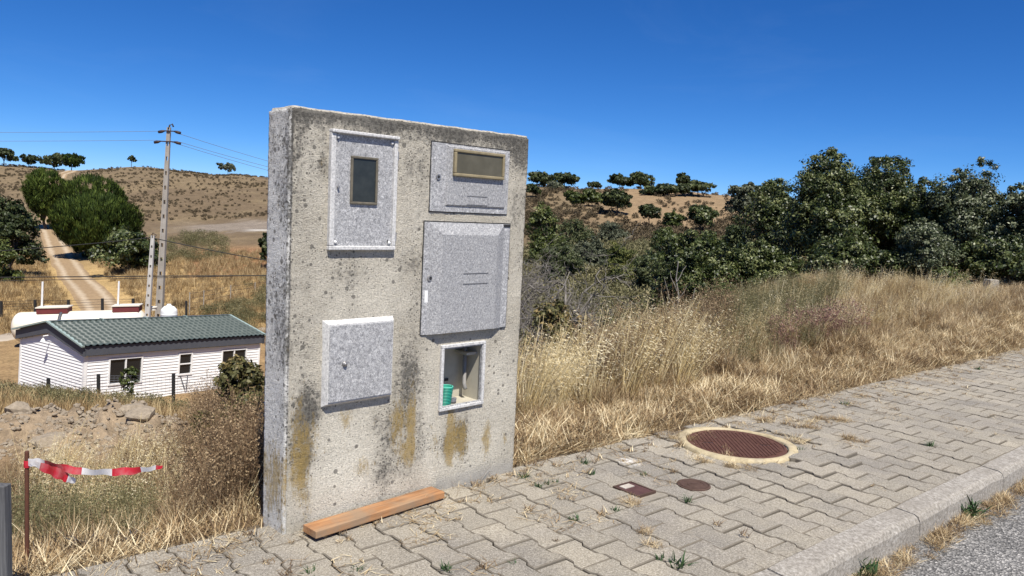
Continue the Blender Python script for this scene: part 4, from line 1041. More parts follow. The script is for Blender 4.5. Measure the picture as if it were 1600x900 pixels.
# ------------------------------------------------------------------ vegetation: meshes
def unit(a): return a / (np.linalg.norm(a, axis=1, keepdims=True) + 1e-9)
def leaf_mesh(name, lobes, n, size, seed, clump=.22, clumps=40, aspect=.55, updown=.25, shell=(.55, 1.0), shoots=0, nout=.5, nrand=.55):
    """leaf-sized rhombi gathered in clumps over the lobes (cx,cy,cz,rx,ry,rz)"""
    g = np.random.default_rng(seed); L = np.array(lobes, float)
    wts = (L[:, 3] * L[:, 4] * L[:, 5]) ** (2 / 3); wts /= wts.sum()
    if shoots: wts[-shoots:] = 0; wts /= wts.sum()
    ci = g.choice(len(L), clumps, p=wts)
    if shoots: ci = np.concatenate([ci, np.arange(len(L) - shoots, len(L))]); clumps += shoots
    d = unit(g.normal(size=(clumps, 3))); d[:, 2] = np.where(d[:, 2] < (-.55 if nout < 1 else -2.), -d[:, 2] * .5, d[:, 2])
    rad = g.uniform(shell[0], shell[1], clumps)
    cc = L[ci, :3] + d * L[ci, 3:6] * rad[:, None]; cr_ = clump * g.uniform(.6, 1.35, clumps) * L[ci, 3:6].mean(1)
    if shoots: cc[-shoots:] = L[-shoots:, :3]; cr_[-shoots:] = L[-shoots:, 3:6].mean(1) * 1.25
    k = g.integers(0, clumps, n)
    off = unit(g.normal(size=(n, 3))) * (g.random(n) ** .5)[:, None]; off[:, 2] *= .75
    pos = cc[k] + off * cr_[k][:, None]
    nrm = unit(off * .7 + d[k] * nout + g.normal(size=(n, 3)) * nrand + np.array([0, 0, updown]))
    ref = unit(g.normal(size=(n, 3))); tx = unit(np.cross(nrm, ref)); ty = np.cross(nrm, tx)
    if nout > 1:      # needle sprays: pointing up and outward
        tx = unit(d[k] * .45 + np.array([0, 0, 1.]) + g.normal(size=(n, 3)) * .28); ty = unit(np.cross(nrm, tx))
    sz = size * g.uniform(.6, 1.4, n)[:, None]
    a = pos - tx * sz; b_ = pos - ty * sz * aspect + nrm * sz * .12; c_ = pos + tx * sz; e = pos + ty * sz * aspect + nrm * sz * .12
    V = np.stack([a, b_, c_, e], 1).reshape(-1, 3)
    Fq = np.arange(4 * n).reshape(n, 4)
    vv = np.clip(.5 + .22 * g.normal(size=n) + .22 * g.normal(size=clumps)[k], 0, 1)
    return np_mesh(name, V, Fq, {'v': ('FLOAT', np.repeat(vv, 4))})
def bent(a, b_, g, n=5, wobble=.08):
    a, b_ = np.array(a, float), np.array(b_, float); ln = np.linalg.norm(b_ - a)
    return [a + (b_ - a) * (i / n) + (g.normal(size=3) * wobble * ln * math.sin(math.pi * i / n) if 0 < i < n else 0) for i in range(n + 1)]
M_BARK = plain('bark', (.12, .10, .08), (.06, .05, .042), 6, .95, .1); M_BARKP = plain('bark_pale', (.30, .28, .25), (.2, .185, .165), 6, .95, .1)
def make_tree_meshes(h, hw, cb, seed, n, size, nl=8, lean=0., dome=False, clumps=60, clump=.3, flat=1., aspect=.55, depth=None, multi=1, trunk_r=None, shoots=0):
    """trunk and crown meshes, base at the origin. cb = height fraction where the crown starts"""
    g = np.random.default_rng(seed); dp = depth or hw; lobes = []
    ch = h * (1 - cb); cz = h * cb + ch / 2
    if dome:
        z0 = h * cb
        lobes += [(lean, 0, z0 + ch * .60, hw, dp, ch * .40), (lean, 0, z0 + ch * .40, hw * .84, dp * .84, ch * .26), (lean, 0, z0 + ch * .20, hw * .5, dp * .5, ch * .18)]
        for i in range(nl):
            a = 2 * math.pi * i / nl + g.uniform(-.3, .3); lobes.append((lean + math.cos(a) * hw * .55, math.sin(a) * dp * .55, z0 + ch * .52 + g.uniform(-.06, .08) * ch, hw * .46, dp * .46, ch * .30))
    else:
        for i in range(nl):
            a = 2 * math.pi * (i + g.uniform(-.3, .3)) / nl * 1.7; f = g.uniform(.15, .62); zz = h * cb + ch * (.22 + .56 * (i + .5) / nl) + g.uniform(-.06, .06) * ch
            tap = 1 - .45 * max(0, (zz - cz) / (ch / 2))
            r_ = g.uniform(.36, .52)
            lobes.append((lean + math.cos(a) * hw * f * tap, math.sin(a) * dp * f * tap, zz, hw * r_, dp * r_, ch * g.uniform(.20, .30) * flat))
        lobes.append((lean, 0, h - ch * .22, hw * .4, dp * .4, ch * .22))
        for i in range(shoots):
            lb = lobes[int(g.integers(0, nl + 1))]; a = g.uniform(0, 6.28); f = g.uniform(0, .75); sh = ch * g.uniform(.03, .055)
            lobes.append((lb[0] + math.cos(a) * lb[3] * f, lb[1] + math.sin(a) * lb[4] * f, lb[2] + lb[5] * math.sqrt(1 - f * f) + sh * .2, hw * .06, dp * .06, sh))
    crown = leaf_mesh('crown', lobes, n, size, seed + 1, clump, clumps, aspect, shell=(.86, 1.) if dome else (.5, 1.), shoots=shoots, nout=1.8 if dome else .5, nrand=.35 if dome else .55)
    b = MB(); tr_ = trunk_r or max(.04, h * .022)
    for m in range(multi):
        bx = g.uniform(-.15, .15) * hw * (multi > 1); topz = h * (cb + .25 * (1 - cb))
        base = (bx, 0, -.3); fork = (lean * .6 + bx * 2, g.uniform(-.05, .05) * hw, topz)
        pts = bent(base, fork, g, 5, .05); b.tube(pts, list(np.linspace(tr_ * 1.25, tr_ * .7, 6)), 8)
        for lb in lobes[:len(lobes) - shoots]:
            if g.random() < (1. if multi == 1 else .6):
                s_ = pts[3 + int(g.integers(0, 3))]; e = (lb[0], lb[1], lb[2] + lb[5] * .3); q = bent(s_, e, g, 4, .10)
                b.tube(q, list(np.linspace(tr_ * .5, tr_ * .12, 5)), 5)
                for _ in range(3):
                    e2 = np.array(e) + np.clip(g.normal(size=3), -1, 1) * np.array(lb[3:6]) * .4; b.tube(bent(q[2], e2, g, 3, .1), list(np.linspace(tr_ * .22, tr_ * .06, 4)), 4)
    me = bpy.data.meshes.new('trunk'); me.from_pydata(b.v, [], b.f); me.update()
    return me, crown
LEAF = {
 'oak': leafmat('oak_leaf', (.012, .020, .006), (.036, .050, .015), (.10, .115, .04), .55, .3, .15),
 'oaknear': leafmat('oak_leaf_near', (.012, .021, .005), (.050, .070, .016), (.19, .205, .08), .45, .4, .14),
 'poplar': leafmat('silver_leaf', (.018, .030, .010), (.066, .084, .034), (.26, .28, .165), .45, .5, .25),
 'pine': leafmat('pine_needles', (.012, .024, .004), (.042, .068, .011), (.115, .155, .028), .65, .2, .12, .3),
 'olive': leafmat('olive_leaf', (.035, .048, .018), (.075, .092, .034), (.14, .15, .065), .55, .35, .25),
 'green': leafmat('green_leaf', (.024, .040, .008), (.070, .092, .020), (.145, .165, .045), .5, .4, .25),
 'grey': leafmat('grey_green_leaf', (.04, .05, .028), (.085, .095, .055), (.15, .16, .10), .6, .3, .2),
 'broom': leafmat('broom_leaf', (.04, .055, .012), (.10, .115, .028), (.19, .19, .055), .6, .3, .25),
 'rusty': leafmat('rusty_leaf', (.045, .045, .016), (.12, .115, .04), (.27, .20, .085), .55, .35, .25),
}
CACHE = {}
def tree(name, px, ytop, ybase, hw, Y, style, label, group=None, cat='tree', seed=0, n=3000, size=.12, share=None, base_on_ground=True, **kw):
    b_ = at(px, ybase, Y)
    x, y = b_.x, b_.y
    gz_ = tz(x, y); z = min(gz_, b_.z + .4) if base_on_ground else b_.z
    h = at(px, ytop, Y).z - z; w_ = hw / F * Y * 1.12
    o = empty(name, (x, y, z)); tag(o, label, cat, group)
    if share:
        if share not in CACHE: CACHE[share] = (make_tree_meshes(10., 5., kw.get('cb', .3), seed, n, size, **{k: v for k, v in kw.items() if k != 'cb'}))
        mt, mc = CACHE[share]; sc = (w_ / 5., w_ / 5., h / 10.)
        o.rotation_euler.z = seed * 1.7
    else:
        mt, mc = make_tree_meshes(h, w_, kw.get('cb', .3), seed, n, size, **{k: v for k, v in kw.items() if k != 'cb'}); sc = (1, 1, 1)
    for nm, me, mat in (('trunk', mt, M_BARK), ('crown', mc, LEAF[style])):
        if not me.materials: me.materials.append(mat)
        q = bpy.data.objects.new(nm, me); COL.objects.link(q); q.parent = o; q.scale = sc
    return o
# --- left hill and track
g_l = 'trees along the left hill'
tree('holm_oak', 6, 230, 257, 19, 206, 'oak', 'dark oak at the far left end of the left hill crest', g_l, seed=1, n=2500, size=.35, cb=.25)
tree('holm_oak', 45, 242, 260, 17, 208, 'oak', 'low dark oak second from the left on the left crest', g_l, seed=2, n=2200, size=.35, cb=.15)
tree('stone_pine', 84, 240, 264, 20, 212, 'olive', 'paler rounded pine left of where the track tops the hill', g_l, seed=3, n=2500, size=.35, cb=.2, dome=True)
tree('stone_pine', 112, 240, 266, 17, 214, 'pine', 'dark rounded pine beside the upper end of the dirt track', g_l, seed=4, n=2500, size=.35, cb=.25, dome=True)
tree('small_tree', 206, 243, 260, 7, 208, 'oak', 'tiny lone lollipop tree on the bare left crest', g_l, seed=5, n=1200, size=.25, cb=.42, nl=5)
tree('hill_tree', 356, 254, 275, 18, 202, 'grey', 'airy grey-green tree on the left crest close to the wall', g_l, seed=6, n=1400, size=.3, cb=.3)
tree('stone_pine', 72, 264, 372, 27, 116, 'pine', 'slim stone pine left of the track above the bend', g_l, seed=7, n=24000, size=.28, cb=.2, dome=True, nl=4, clumps=800, clump=.14, aspect=.17)
tree('stone_pine', 145, 274, 385, 43, 114, 'pine', 'stone pine whose top rises behind the biggest pine', g_l, seed=8, n=28000, size=.30, cb=.12, dome=True, nl=4, clumps=900, clump=.13, aspect=.17)
tree('stone_pine', 152, 302, 415, 57, 92, 'pine', 'biggest round-topped stone pine right of the dirt track', g_l, seed=9, n=52000, size=.26, cb=.04, dome=True, nl=5, clumps=1500, clump=.12, aspect=.16)
tree('holm_oak', 206, 358, 446, 53, 77, 'oaknear', 'low spreading oak in front of the biggest pine', g_l, seed=10, n=11000, size=.16, cb=.08, nl=12, clumps=300, clump=.34)
tree('holm_oak', 22, 309, 450, 44, 74, 'oak', 'tall dark oak at the left picture edge left of the track', g_l, seed=12, n=12000, size=.16, cb=.15, nl=12, clumps=300, clump=.34)
tree('holm_oak', -18, 372, 470, 50, 68, 'green', 'lower oak cut by the left picture edge below the tall one', g_l, seed=13, n=9000, size=.16, cb=.05, nl=12, clumps=260, clump=.34)
tree('young_oak', 421, 364, 440, 18, 80, 'oak', 'dark young tree half hidden behind the left edge of the wall', g_l, seed=14, n=3000, size=.2, cb=.2)
# --- right hill
g_r = 'oaks scattered on the right hill'
RH = [(846, 270, 298, 26, 186, 'oak', 'oak clump on the right crest touching the wall edge'), (882, 270, 296, 24, 187, 'oak', 'broad dark oak second from the wall on the right crest'),
 (868, 284, 303, 16, 180, 'grey', 'grey-green bush below the broad crest oak near the wall'), (930, 285, 296, 12, 190, 'oak', 'small low oak in the gap of the right crest'),
 (832, 288, 312, 12, 165, 'oak', 'small dark oak just right of the wall top'), (896, 298, 318, 15, 150, 'green', 'low rounded bush left of the round green bush'),
 (925, 296, 319, 19, 150, 'green', 'round green bush halfway up the right hill'), (968, 273, 299, 22, 184, 'oak', 'left oak of the pair crowning the right hill'),
 (1000, 270, 304, 24, 183, 'oak', 'right oak of the pair crowning the right hill'), (963, 296, 338, 25, 138, 'oak', 'wide dark oak with crooked trunk below the crest pair'),
 (1013, 318, 356, 22, 124, 'oak', 'small spreading oak in the middle of the right slope'), (1018, 292, 314, 20, 168, 'oak', 'oak in the row under the crest, leftmost'),
 (1042, 288, 314, 22, 166, 'oak', 'oak in the row under the crest, second'), (1066, 288, 310, 18, 168, 'oak', 'oak in the row under the crest, third'),
 (1090, 283, 309, 22, 170, 'oak', 'oak in the row under the crest, rightmost'), (1069, 270, 292, 12, 190, 'oak', 'lone round oak standing above the row on the right crest'),
 (1095, 320, 358, 31, 112, 'oaknear', 'gnarled dark oak at the foot of the bare right slope'), (1163, 281, 334, 30, 95, 'grey', 'grey-green bushy oak left of the big dark trees'),
 (1200, 279, 330, 32, 100, 'oak', 'dark oak behind the left end of the big dark trees'), (1050, 330, 356, 16, 118, 'green', 'low green bush left of the gnarled oak')]
for i, (px, yt, yb, hw, Y, sty, lab) in enumerate(RH):
    tree('holm_oak', px, yt, yb, hw, Y, sty, lab, g_r, seed=30 + i, n=3200 if hw < 24 else 5000, size=.30 if Y > 130 else .2, cb=.05 if 'bush' in lab and 'oak left' not in lab else .28, nl=9, clumps=150, clump=.40)
# --- valley behind the verge
g_v = 'trees filling the right-hand valley'
VL = [(845, 318, 470, 34, 74, 'green', 'leafy tree in the valley hard against the wall edge', 7000), (872, 372, 480, 42, 62, 'olive', 'olive-green tree behind the bare grey branches', 7000),
 (925, 376, 475, 46, 70, 'grey', 'grey-green valley tree left of the yellow-green one', 7000), (968, 384, 485, 42, 60, 'broom', 'yellow-green valley tree in the middle of the gap', 7000),
 (1012, 392, 490, 36, 52, 'olive', 'olive-green tree beside the dark near tree', 6500), (1040, 352, 470, 34, 66, 'green', 'mid green tree above the dark near tree', 7000),
 (1105, 362, 470, 46, 48, 'green', 'broad green tree between the dark near tree and big oaks', 8000), (1150, 350, 470, 40, 40, 'oak', 'dark rounded tree below the grey-green oak', 8000),
 (900, 340, 420, 30, 92, 'olive', 'small olive tree on the lower right slope above the branches', 4000), (955, 345, 410, 28, 96, 'grey', 'small grey-green tree on the lower right slope', 4000)]
for i, (px, yt, yb, hw, Y, sty, lab, n) in enumerate(VL):
    tree('valley_tree', px, yt, yb, hw, Y, sty, lab, g_v, seed=70 + i, n=int(n * 2.4), size=.085 if Y < 70 else .11, cb=.05, nl=14, clumps=260, clump=.36)
# --- near dark trees
g_n = 'dark broadleaf trees behind the grassy mound'
NT_ = [(1080, 358, 512, 68, 21, 'oaknear', 'dark dense tree with pale slender stems left of the mound', 26000, .06),
 (1185, 378, 500, 62, 21, 'oaknear', 'low dark tree between the slender-stemmed tree and the tallest', 22000, .055),
 (1205, 284, 470, 58, 27, 'oaknear', 'dark tree at the left shoulder of the tallest crown', 20000, .07),
 (1290, 246, 470, 88, 22, 'oaknear', 'tallest dark tree, its peak above the grassy mound', 34000, .06),
 (1376, 250, 470, 82, 23, 'oaknear', 'dark tree with ragged top right of the tallest', 32000, .06),
 (1445, 292, 470, 60, 21, 'oaknear', 'lower dark tree before the gap of sky', 20000, .06),
 (1515, 272, 480, 70, 20, 'poplar', 'silvery-leaved tree right of the gap of sky', 26000, .05),
 (1440, 352, 470, 60, 18, 'poplar', 'low silvery bush in front of the dark trees', 16000, .042),
 (1600, 286, 490, 62, 19, 'poplar', 'silvery-leaved tree cut by the right picture edge', 22000, .05),
 (1560, 372, 482, 70, 17.6, 'oaknear', 'dark bush behind the small concrete block', 18000, .05),
 (1330, 372, 470, 80, 19, 'oaknear', 'dark undergrowth tree under the tallest crown', 22000, .055)]
for i, (px, yt, yb, hw, Y, sty, lab, n, s_) in enumerate(NT_):
    tree('broadleaf_tree', px, yt, yb, hw, Y, sty, lab, g_n, seed=110 + i, n=int(n * 1.75), size=s_ * .66, cb=.03, nl=18, clumps=560, clump=.30, multi=3, trunk_r=.05, shoots=60)
# pale slender stems of the first dark tree
sp0 = sit(1063, 19.3); o = empty('sapling', sp0); tag(o, 'pale slender bare sapling in front of the dark dense tree', 'sapling'); g = np.random.default_rng(5)
b = MB(); tp_ = np.array(at(1060, 408, 19.3) - sp0); b.tube(bent((0, 0, -.2), tp_, g, 6, .02), list(np.linspace(.03, .012, 7)), 6); b.build('stem', M_BARKP, o)
for f, dx, dz in ((.55, -.35, .7), (.6, .25, .4), (.7, -.2, .5), (.8, .2, .4)):
    b = MB(); s_ = tp_ * f; b.tube(bent(s_, s_ + np.array([dx, 0, dz]), g, 3, .06), [.014, .010, .007, .004], 5); b.build('branch', M_BARKP, o)
sp0 = sit(1087, 18.6); o = empty('sapling', sp0); tag(o, 'shorter pale bare sapling right of the slender one', 'sapling')
b = MB(); tp_ = np.array(at(1086, 450, 18.6) - sp0); b.tube(bent((0, 0, -.2), tp_, g, 6, .03), list(np.linspace(.026, .010, 7)), 6); b.build('stem', M_BARKP, o)
for f, dx, dz in ((.5, -.2, .4), (.65, .2, .35)):
    b = MB(); s_ = tp_ * f; b.tube(bent(s_, s_ + np.array([dx, 0, dz]), g, 3, .06), [.012, .009, .006, .004], 5); b.build('branch', M_BARKP, o)
# --- bare grey tree
def bare(name, px, Y, ytop, hwpx, label, seed, levels=5, dens=3):
    p0 = sit(px, Y); o = empty(name, p0); tag(o, label, 'tree', 'bare grey trees in the valley'); g = np.random.default_rng(seed)
    h = at(px, ytop, Y).z - p0.z; hw = hwpx / F * Y; big = MB(); twig = MB()
    def grow(p, d, ln, r_, lev):
        q = bent(p, p + d * ln, g, 4, .09); (big if lev < 2 else twig).tube(q, list(np.linspace(r_, r_ * .55, 5)), 6 if lev < 2 else 4 if lev < 3 else 3, lev < 2)
        if lev >= levels: return
        for k in range(dens if lev else 6):
            f = g.uniform(.35, 1.); s_ = q[min(4, int(f * 4 + .5))]
            nd = d * .55 + g.normal(size=3) * np.array([.75, .75, .45]) + np.array([0, 0, .10]); nd /= np.linalg.norm(nd)
            if lev == 0: nd = np.array([g.uniform(-1, 1), g.uniform(-1, 1), g.uniform(.25, .8)]); nd /= np.linalg.norm(nd)
            grow(np.array(s_), nd, ln * g.uniform(.5, .82) * (1.25 if lev == 0 else 1), r_ * .55, lev + 1)
    grow(np.zeros(3), np.array([.12, 0, 1.]), h * .40, h * .015, 0)
    for mb_ in (big, twig):
        pass
    big.build('trunk', M_DEAD, o, True); twig.build('branches', M_DEAD, o)
t = NT('dead_wood'); M_DEAD = t.done(t.bsdf(t.ramp(t.noise(t.coord(), 3, 5), [(.3, (.065, .058, .05)), (.7, (.24, .22, .195))]), .9, .15))
bare('bare_tree', 868, 22, 318, 90, 'bare grey tree with tangled branches beside the wall', 8, 5, 4)
bare('bare_tree', 832, 19, 300, 60, 'bare grey tree half hidden by the right edge of the wall', 14, 5, 3)
bare('bare_tree', 945, 24, 380, 70, 'low bare grey tree right of the tangled one', 21, 5, 4)

# ------------------------------------------------------------------ grasses and weeds: prototypes
PROTO = {}
def proto_col(kind):
    if kind not in PROTO: PROTO[kind] = bpy.data.collections.new('proto_' + kind)
    return PROTO[kind]
def blade_arrays(g, n, h, spread, width, tilt, bend, lean=(0, 0), vmid=.5, seg=3):
    """n blades as strips; h, tilt, bend are (lo, hi)"""
    az = g.uniform(0, 2 * math.pi, n); ln = g.uniform(*h, n); ti = g.uniform(*tilt, n); be = g.uniform(*bend, n)
    r_ = spread * np.sqrt(g.random(n)); ra = g.uniform(0, 2 * math.pi, n)
    p = np.stack([r_ * np.cos(ra), r_ * np.sin(ra), np.zeros(n)], 1); P = []; wd = width * g.uniform(.6, 1.4, n)
    side = np.stack([-np.sin(az + g.normal(size=n) * .8), np.cos(az), np.zeros(n)], 1); side = unit(side)
    for k in range(seg + 1):
        f = k / seg; wv = (wd * (1 - f) ** .7 * .5 + .0004)[:, None]
        P += [p - side * wv, p + side * wv]
        a = np.clip(ti + be * f, 0, 1.75); d = np.stack([np.cos(az) * np.sin(a), np.sin(az) * np.sin(a), np.cos(a)], 1) + np.array([lean[0], lean[1], 0]) * f
        p = p + unit(d) * (ln / seg)[:, None]; p[:, 2] = np.maximum(p[:, 2], .004)
    V = np.stack(P, 1).reshape(-1, 3); m = 2 * (seg + 1)
    base = (np.arange(n) * m)[:, None, None]
    q = np.array([[2 * k, 2 * k + 1, 2 * k + 3, 2 * k + 2] for k in range(seg)])[None]
    Fq = (base + q).reshape(-1, 4); vv = np.repeat(np.clip(vmid + .27 * g.normal(size=n), 0, 1), m)
    return V, Fq, vv
def rhombs(pos, dirn, ln, wd, g, vmid):
    n = len(pos); ref = unit(g.normal(size=(n, 3))); sd = unit(np.cross(dirn, ref)) * wd
    d = dirn * ln; V = np.stack([pos, pos + d * .5 - sd, pos + d, pos + d * .5 + sd], 1).reshape(-1, 3)
    return V, np.arange(4 * n).reshape(n, 4), np.repeat(np.clip(vmid + .15 * g.normal(size=n), 0, 1), 4)
def join(parts):
    V, Fq, vv = [], [], []; b_ = 0
    for a, f, v_ in parts: V.append(a); Fq.append(f + b_); vv.append(v_); b_ += len(a)
    return np.concatenate(V), np.concatenate(Fq), np.concatenate(vv)
def add_proto(kind, arrs, mat):
    V, Fq, vv = join(arrs); me = np_mesh('proto_' + kind, V, Fq, {'v': ('FLOAT', vv)}); c = proto_col(kind)
    return link_mesh('%s_%02d' % (kind, len(c.objects)), me, mat, None, c)
def stems(g, n, h, spread, lean, width, vmid, branch=0, tip=None):
    """single stems, each a bent strip pair (crossed), with optional side branches; returns arrays + tip list"""
    out = []; tips = []
    for i in range(n):
        p = np.array([g.normal() * spread, g.normal() * spread, 0]); hh = g.uniform(*h); az = g.uniform(0, 6.28); ti = abs(g.normal()) * .16
        d = np.array([math.cos(az) * math.sin(ti) + lean[0] * .4, math.sin(az) * math.sin(ti) + lean[1] * .4, math.cos(ti)]); pts = [p]; seg = 5
        for k in range(seg):
            d = d + np.array([lean[0], lean[1], -.0]) * .10 + g.normal(size=3) * .05; d /= np.linalg.norm(d); p = p + d * hh / seg; pts.append(p)
        pts = np.array(pts); tips.append((pts, d))
        for sd in (np.array([1., 0, 0]), np.array([0, 1., 0])):
            w_ = width * np.linspace(1, .45, seg + 1)[:, None] * .5; V = np.stack([pts - sd * w_, pts + sd * w_], 1).reshape(-1, 3)
            Fq = np.array([[2 * k, 2 * k + 1, 2 * k + 3, 2 * k + 2] for k in range(seg)]); out.append((V, Fq, np.full(len(V), np.clip(vmid + .12 * g.normal(), 0, 1))))
        for k in range(branch):
            f = g.uniform(.3, .98) * seg; j = min(int(f), seg - 1); s_ = pts[j] + (pts[j + 1] - pts[j]) * (f - j)
            bd = g.normal(size=3) * .6 + np.array([0, 0, .7]); bd /= np.linalg.norm(bd); bl = hh * g.uniform(.1, .32); e = s_ + bd * bl; m_ = (s_ + e) / 2 + g.normal(size=3) * bl * .08
            q = np.stack([s_, m_, e]); w_ = width * np.array([.6, .45, .3])[:, None] * .5; sd = unit(np.cross(bd, g.normal(size=3))[None])[0]
            V = np.stack([q - sd * w_, q + sd * w_], 1).reshape(-1, 3); out.append((V, np.array([[0, 1, 3, 2], [2, 3, 5, 4]]), np.full(6, np.clip(vmid + .12 * g.normal(), 0, 1)))); tips.append((q, bd))
    return out, tips
M_STRAW = leafmat('straw', (.10, .062, .034), (.38, .265, .135), (.78, .67, .44), .6, .3, .2, .5, 1.6)
M_OAT = leafmat('oat_straw', (.34, .23, .09), (.62, .49, .24), (.84, .76, .54), .55, .35, .3, .25)
M_BROWN = leafmat('brown_weed', (.085, .05, .03), (.19, .125, .07), (.40, .30, .18), .7, .2, .2, .4)
M_DRYG = leafmat('dry_grass_brown', (.12, .075, .036), (.33, .225, .105), (.64, .51, .28), .65, .25, .25, .4, 1.4)
M_GREENW = leafmat('green_weed', (.03, .05, .015), (.075, .10, .035), (.17, .19, .08), .55, .3, .25, .3)
M_SAGE = leafmat('grey_green_weed', (.06, .058, .026), (.155, .145, .065), (.38, .33, .18), .6, .3, .25, .4, .8)
M_PURP = leafmat('purple_weed', (.10, .05, .045), (.22, .12, .10), (.36, .24, .19), .7, .2, .2, .3)
M_SCRUB = leafmat('hill_scrub', (.05, .04, .023), (.115, .088, .053), (.21, .165, .10), .8, .15, .15, .6)
for k in range(5):
    g = np.random.default_rng(200 + k)
    add_proto('mat', [blade_arrays(g, 42, (.08, .24), .13, .0062, (.9, 1.5), (-.2, .5), (.1, 0), .52), blade_arrays(g, 9, (.10, .30), .13, .0065, (1.0, 1.5), (-.3, .4), (.1, 0), .95), blade_arrays(g, 16, (.06, .16), .13, .0055, (.2, .9), (.1, .8), (.1, 0), .42)], M_STRAW)
for k in range(5):
    g = np.random.default_rng(210 + k)
    add_proto('tuft', [blade_arrays(g, 60, (.16, .40), .07, .0045, (.05, .5), (.1, 1.0), (.25, .05), .55)], M_STRAW)
for k in range(6):
    g = np.random.default_rng(220 + k); st_, tips = stems(g, 7, (.55, .95), .05, (.55, .05), .0058, .66); arrs = list(st_)
    for pts, d in tips:
        pos = []; dr = []
        for q in range(9):
            f = g.uniform(.62, 1.) * 5; j = min(int(f), 4); s_ = pts[j] + (pts[j + 1] - pts[j]) * (f - j)
            off = g.normal(size=3) * .028 + np.array([.03, 0, -.008]); pos.append(s_ + off); dd_ = np.array([.75, g.normal() * .3, -.35 + g.normal() * .3]); dr.append(dd_)
        arrs.append(rhombs(np.array(pos), unit(np.array(dr)), .038, .0036, g, .80))
    arrs.append(blade_arrays(g, 22, (.15, .45), .07, .004, (.1, .7), (.2, 1.1), (.4, 0), .4)); arrs.append(blade_arrays(g, 14, (.4, .75), .07, .006, (.05, .4), (.1, .5), (.6, 0), .62)); add_proto('oat', arrs, M_OAT)
for k in range(6):
    g = np.random.default_rng(230 + k); st_, tips = stems(g, 9, (.35, .8), .07, (.08, 0), .0038, .45, 7); arrs = list(st_)
    pos = np.array([q[-1] for q, d in tips for _ in range(4)]) + g.normal(size=(len(tips) * 4, 3)) * .014; arrs.append(rhombs(pos, unit(g.normal(size=pos.shape) + [0, 0, .5]), .016, .0045, g, .72))
    arrs.append(blade_arrays(g, 22, (.12, .35), .1, .004, (.1, .9), (.1, 1.), (0, 0), .6)); add_proto('weed', arrs, M_BROWN)
for k in range(4):
    g = np.random.default_rng(240 + k); st_, tips = stems(g, 9, (.3, .65), .07, (.05, 0), .004, .5, 6); arrs = list(st_)
    pos = np.array([q[-1] for q, d in tips for _ in range(3)]) + g.normal(size=(len(tips) * 3, 3)) * .018; arrs.append(rhombs(pos, unit(g.normal(size=pos.shape) + [0, 0, .5]), .02, .005, g, .6))
    arrs.append(blade_arrays(g, 30, (.2, .5), .1, .004, (.05, .5), (.1, .8), (.1, 0), .5)); add_proto('sage', arrs, M_SAGE)
for k in range(3):
    g = np.random.default_rng(245 + k); st_, tips = stems(g, 8, (.25, .5), .07, (.05, 0), .0045, .5, 7); arrs = list(st_)
    pos = np.array([q[-1] for q, d in tips for _ in range(5)]) + g.normal(size=(len(tips) * 5, 3)) * .02; arrs.append(rhombs(pos, unit(g.normal(size=pos.shape) + [0, 0, .5]), .02, .006, g, .6)); add_proto('purple', arrs, M_PURP)
for k in range(5):
    g = np.random.default_rng(250 + k)
    add_proto('dry', [blade_arrays(g, 62, (.25, .62), .14, .0065, (.03, .5), (.05, .7), (.15, 0), .5), blade_arrays(g, 22, (.4, .7), .14, .0055, (.0, .3), (.1, .5), (.15, 0), .8)], M_DRYG)
for k in range(4):      # coarse tussock for the far left slope and valley floor
    g = np.random.default_rng(260 + k)
    add_proto('tussock', [blade_arrays(g, 46, (.25, .6), .25, .014, (.05, .7), (.1, .7), (.1, 0), .55, 2)], M_DRYG)
for k in range(4):      # green-grey coarse bushes
    g = np.random.default_rng(265 + k); d = unit(g.normal(size=(420, 3))) * (g.random(420) ** .4)[:, None] * np.array([.5, .5, .35]) + [0, 0, .33]
    add_proto('bushlet', [rhombs(d, unit(g.normal(size=d.shape) + [0, 0, .6]), .07, .016, g, .5)], M_SAGE)
for k in range(4):      # scrub of the far hills
    g = np.random.default_rng(270 + k); d = unit(g.normal(size=(60, 3))) * (g.random(60) ** .4)[:, None] * np.array([.5, .5, .3]) + [0, 0, .25]
    add_proto('scrub', [rhombs(d, unit(g.normal(size=d.shape) + [0, 0, .8]), .28, .07, g, .5)], M_SCRUB)
g = np.random.default_rng(280)
M_STONE = plain('rubble_stone', (.34, .285, .215), (.20, .165, .125), 4, .95, .1, .5, 20)
def rock_mesh(seed, flat=.6):
    g = np.random.default_rng(seed); import bmesh
    bm = bmesh.new(); bmesh.ops.create_icosphere(bm, subdivisions=2, radius=1.)
    for v_ in bm.verts:
        v_.co *= 1 + .35 * mn.noise(v_.co * 1.1 + Vector((seed * 3.1, 0, 0))) + .18 * mn.noise(v_.co * 2.7 + Vector((0, seed * 1.7, 0)))
    for _ in range(7):
        nn = Vector(g.normal(size=3)).normalized(); dd_ = g.uniform(.55, .85)
        for v_ in bm.verts:
            e = v_.co.dot(nn) - dd_
            if e > 0: v_.co -= nn * e * .9
    for v_ in bm.verts: v_.co.z *= flat
    me = bpy.data.meshes.new('rock'); bm.to_mesh(me); bm.free(); return me
for k in range(4): link_mesh('stone_%02d' % k, rock_mesh(300 + k), M_STONE, None, proto_col('stone'))

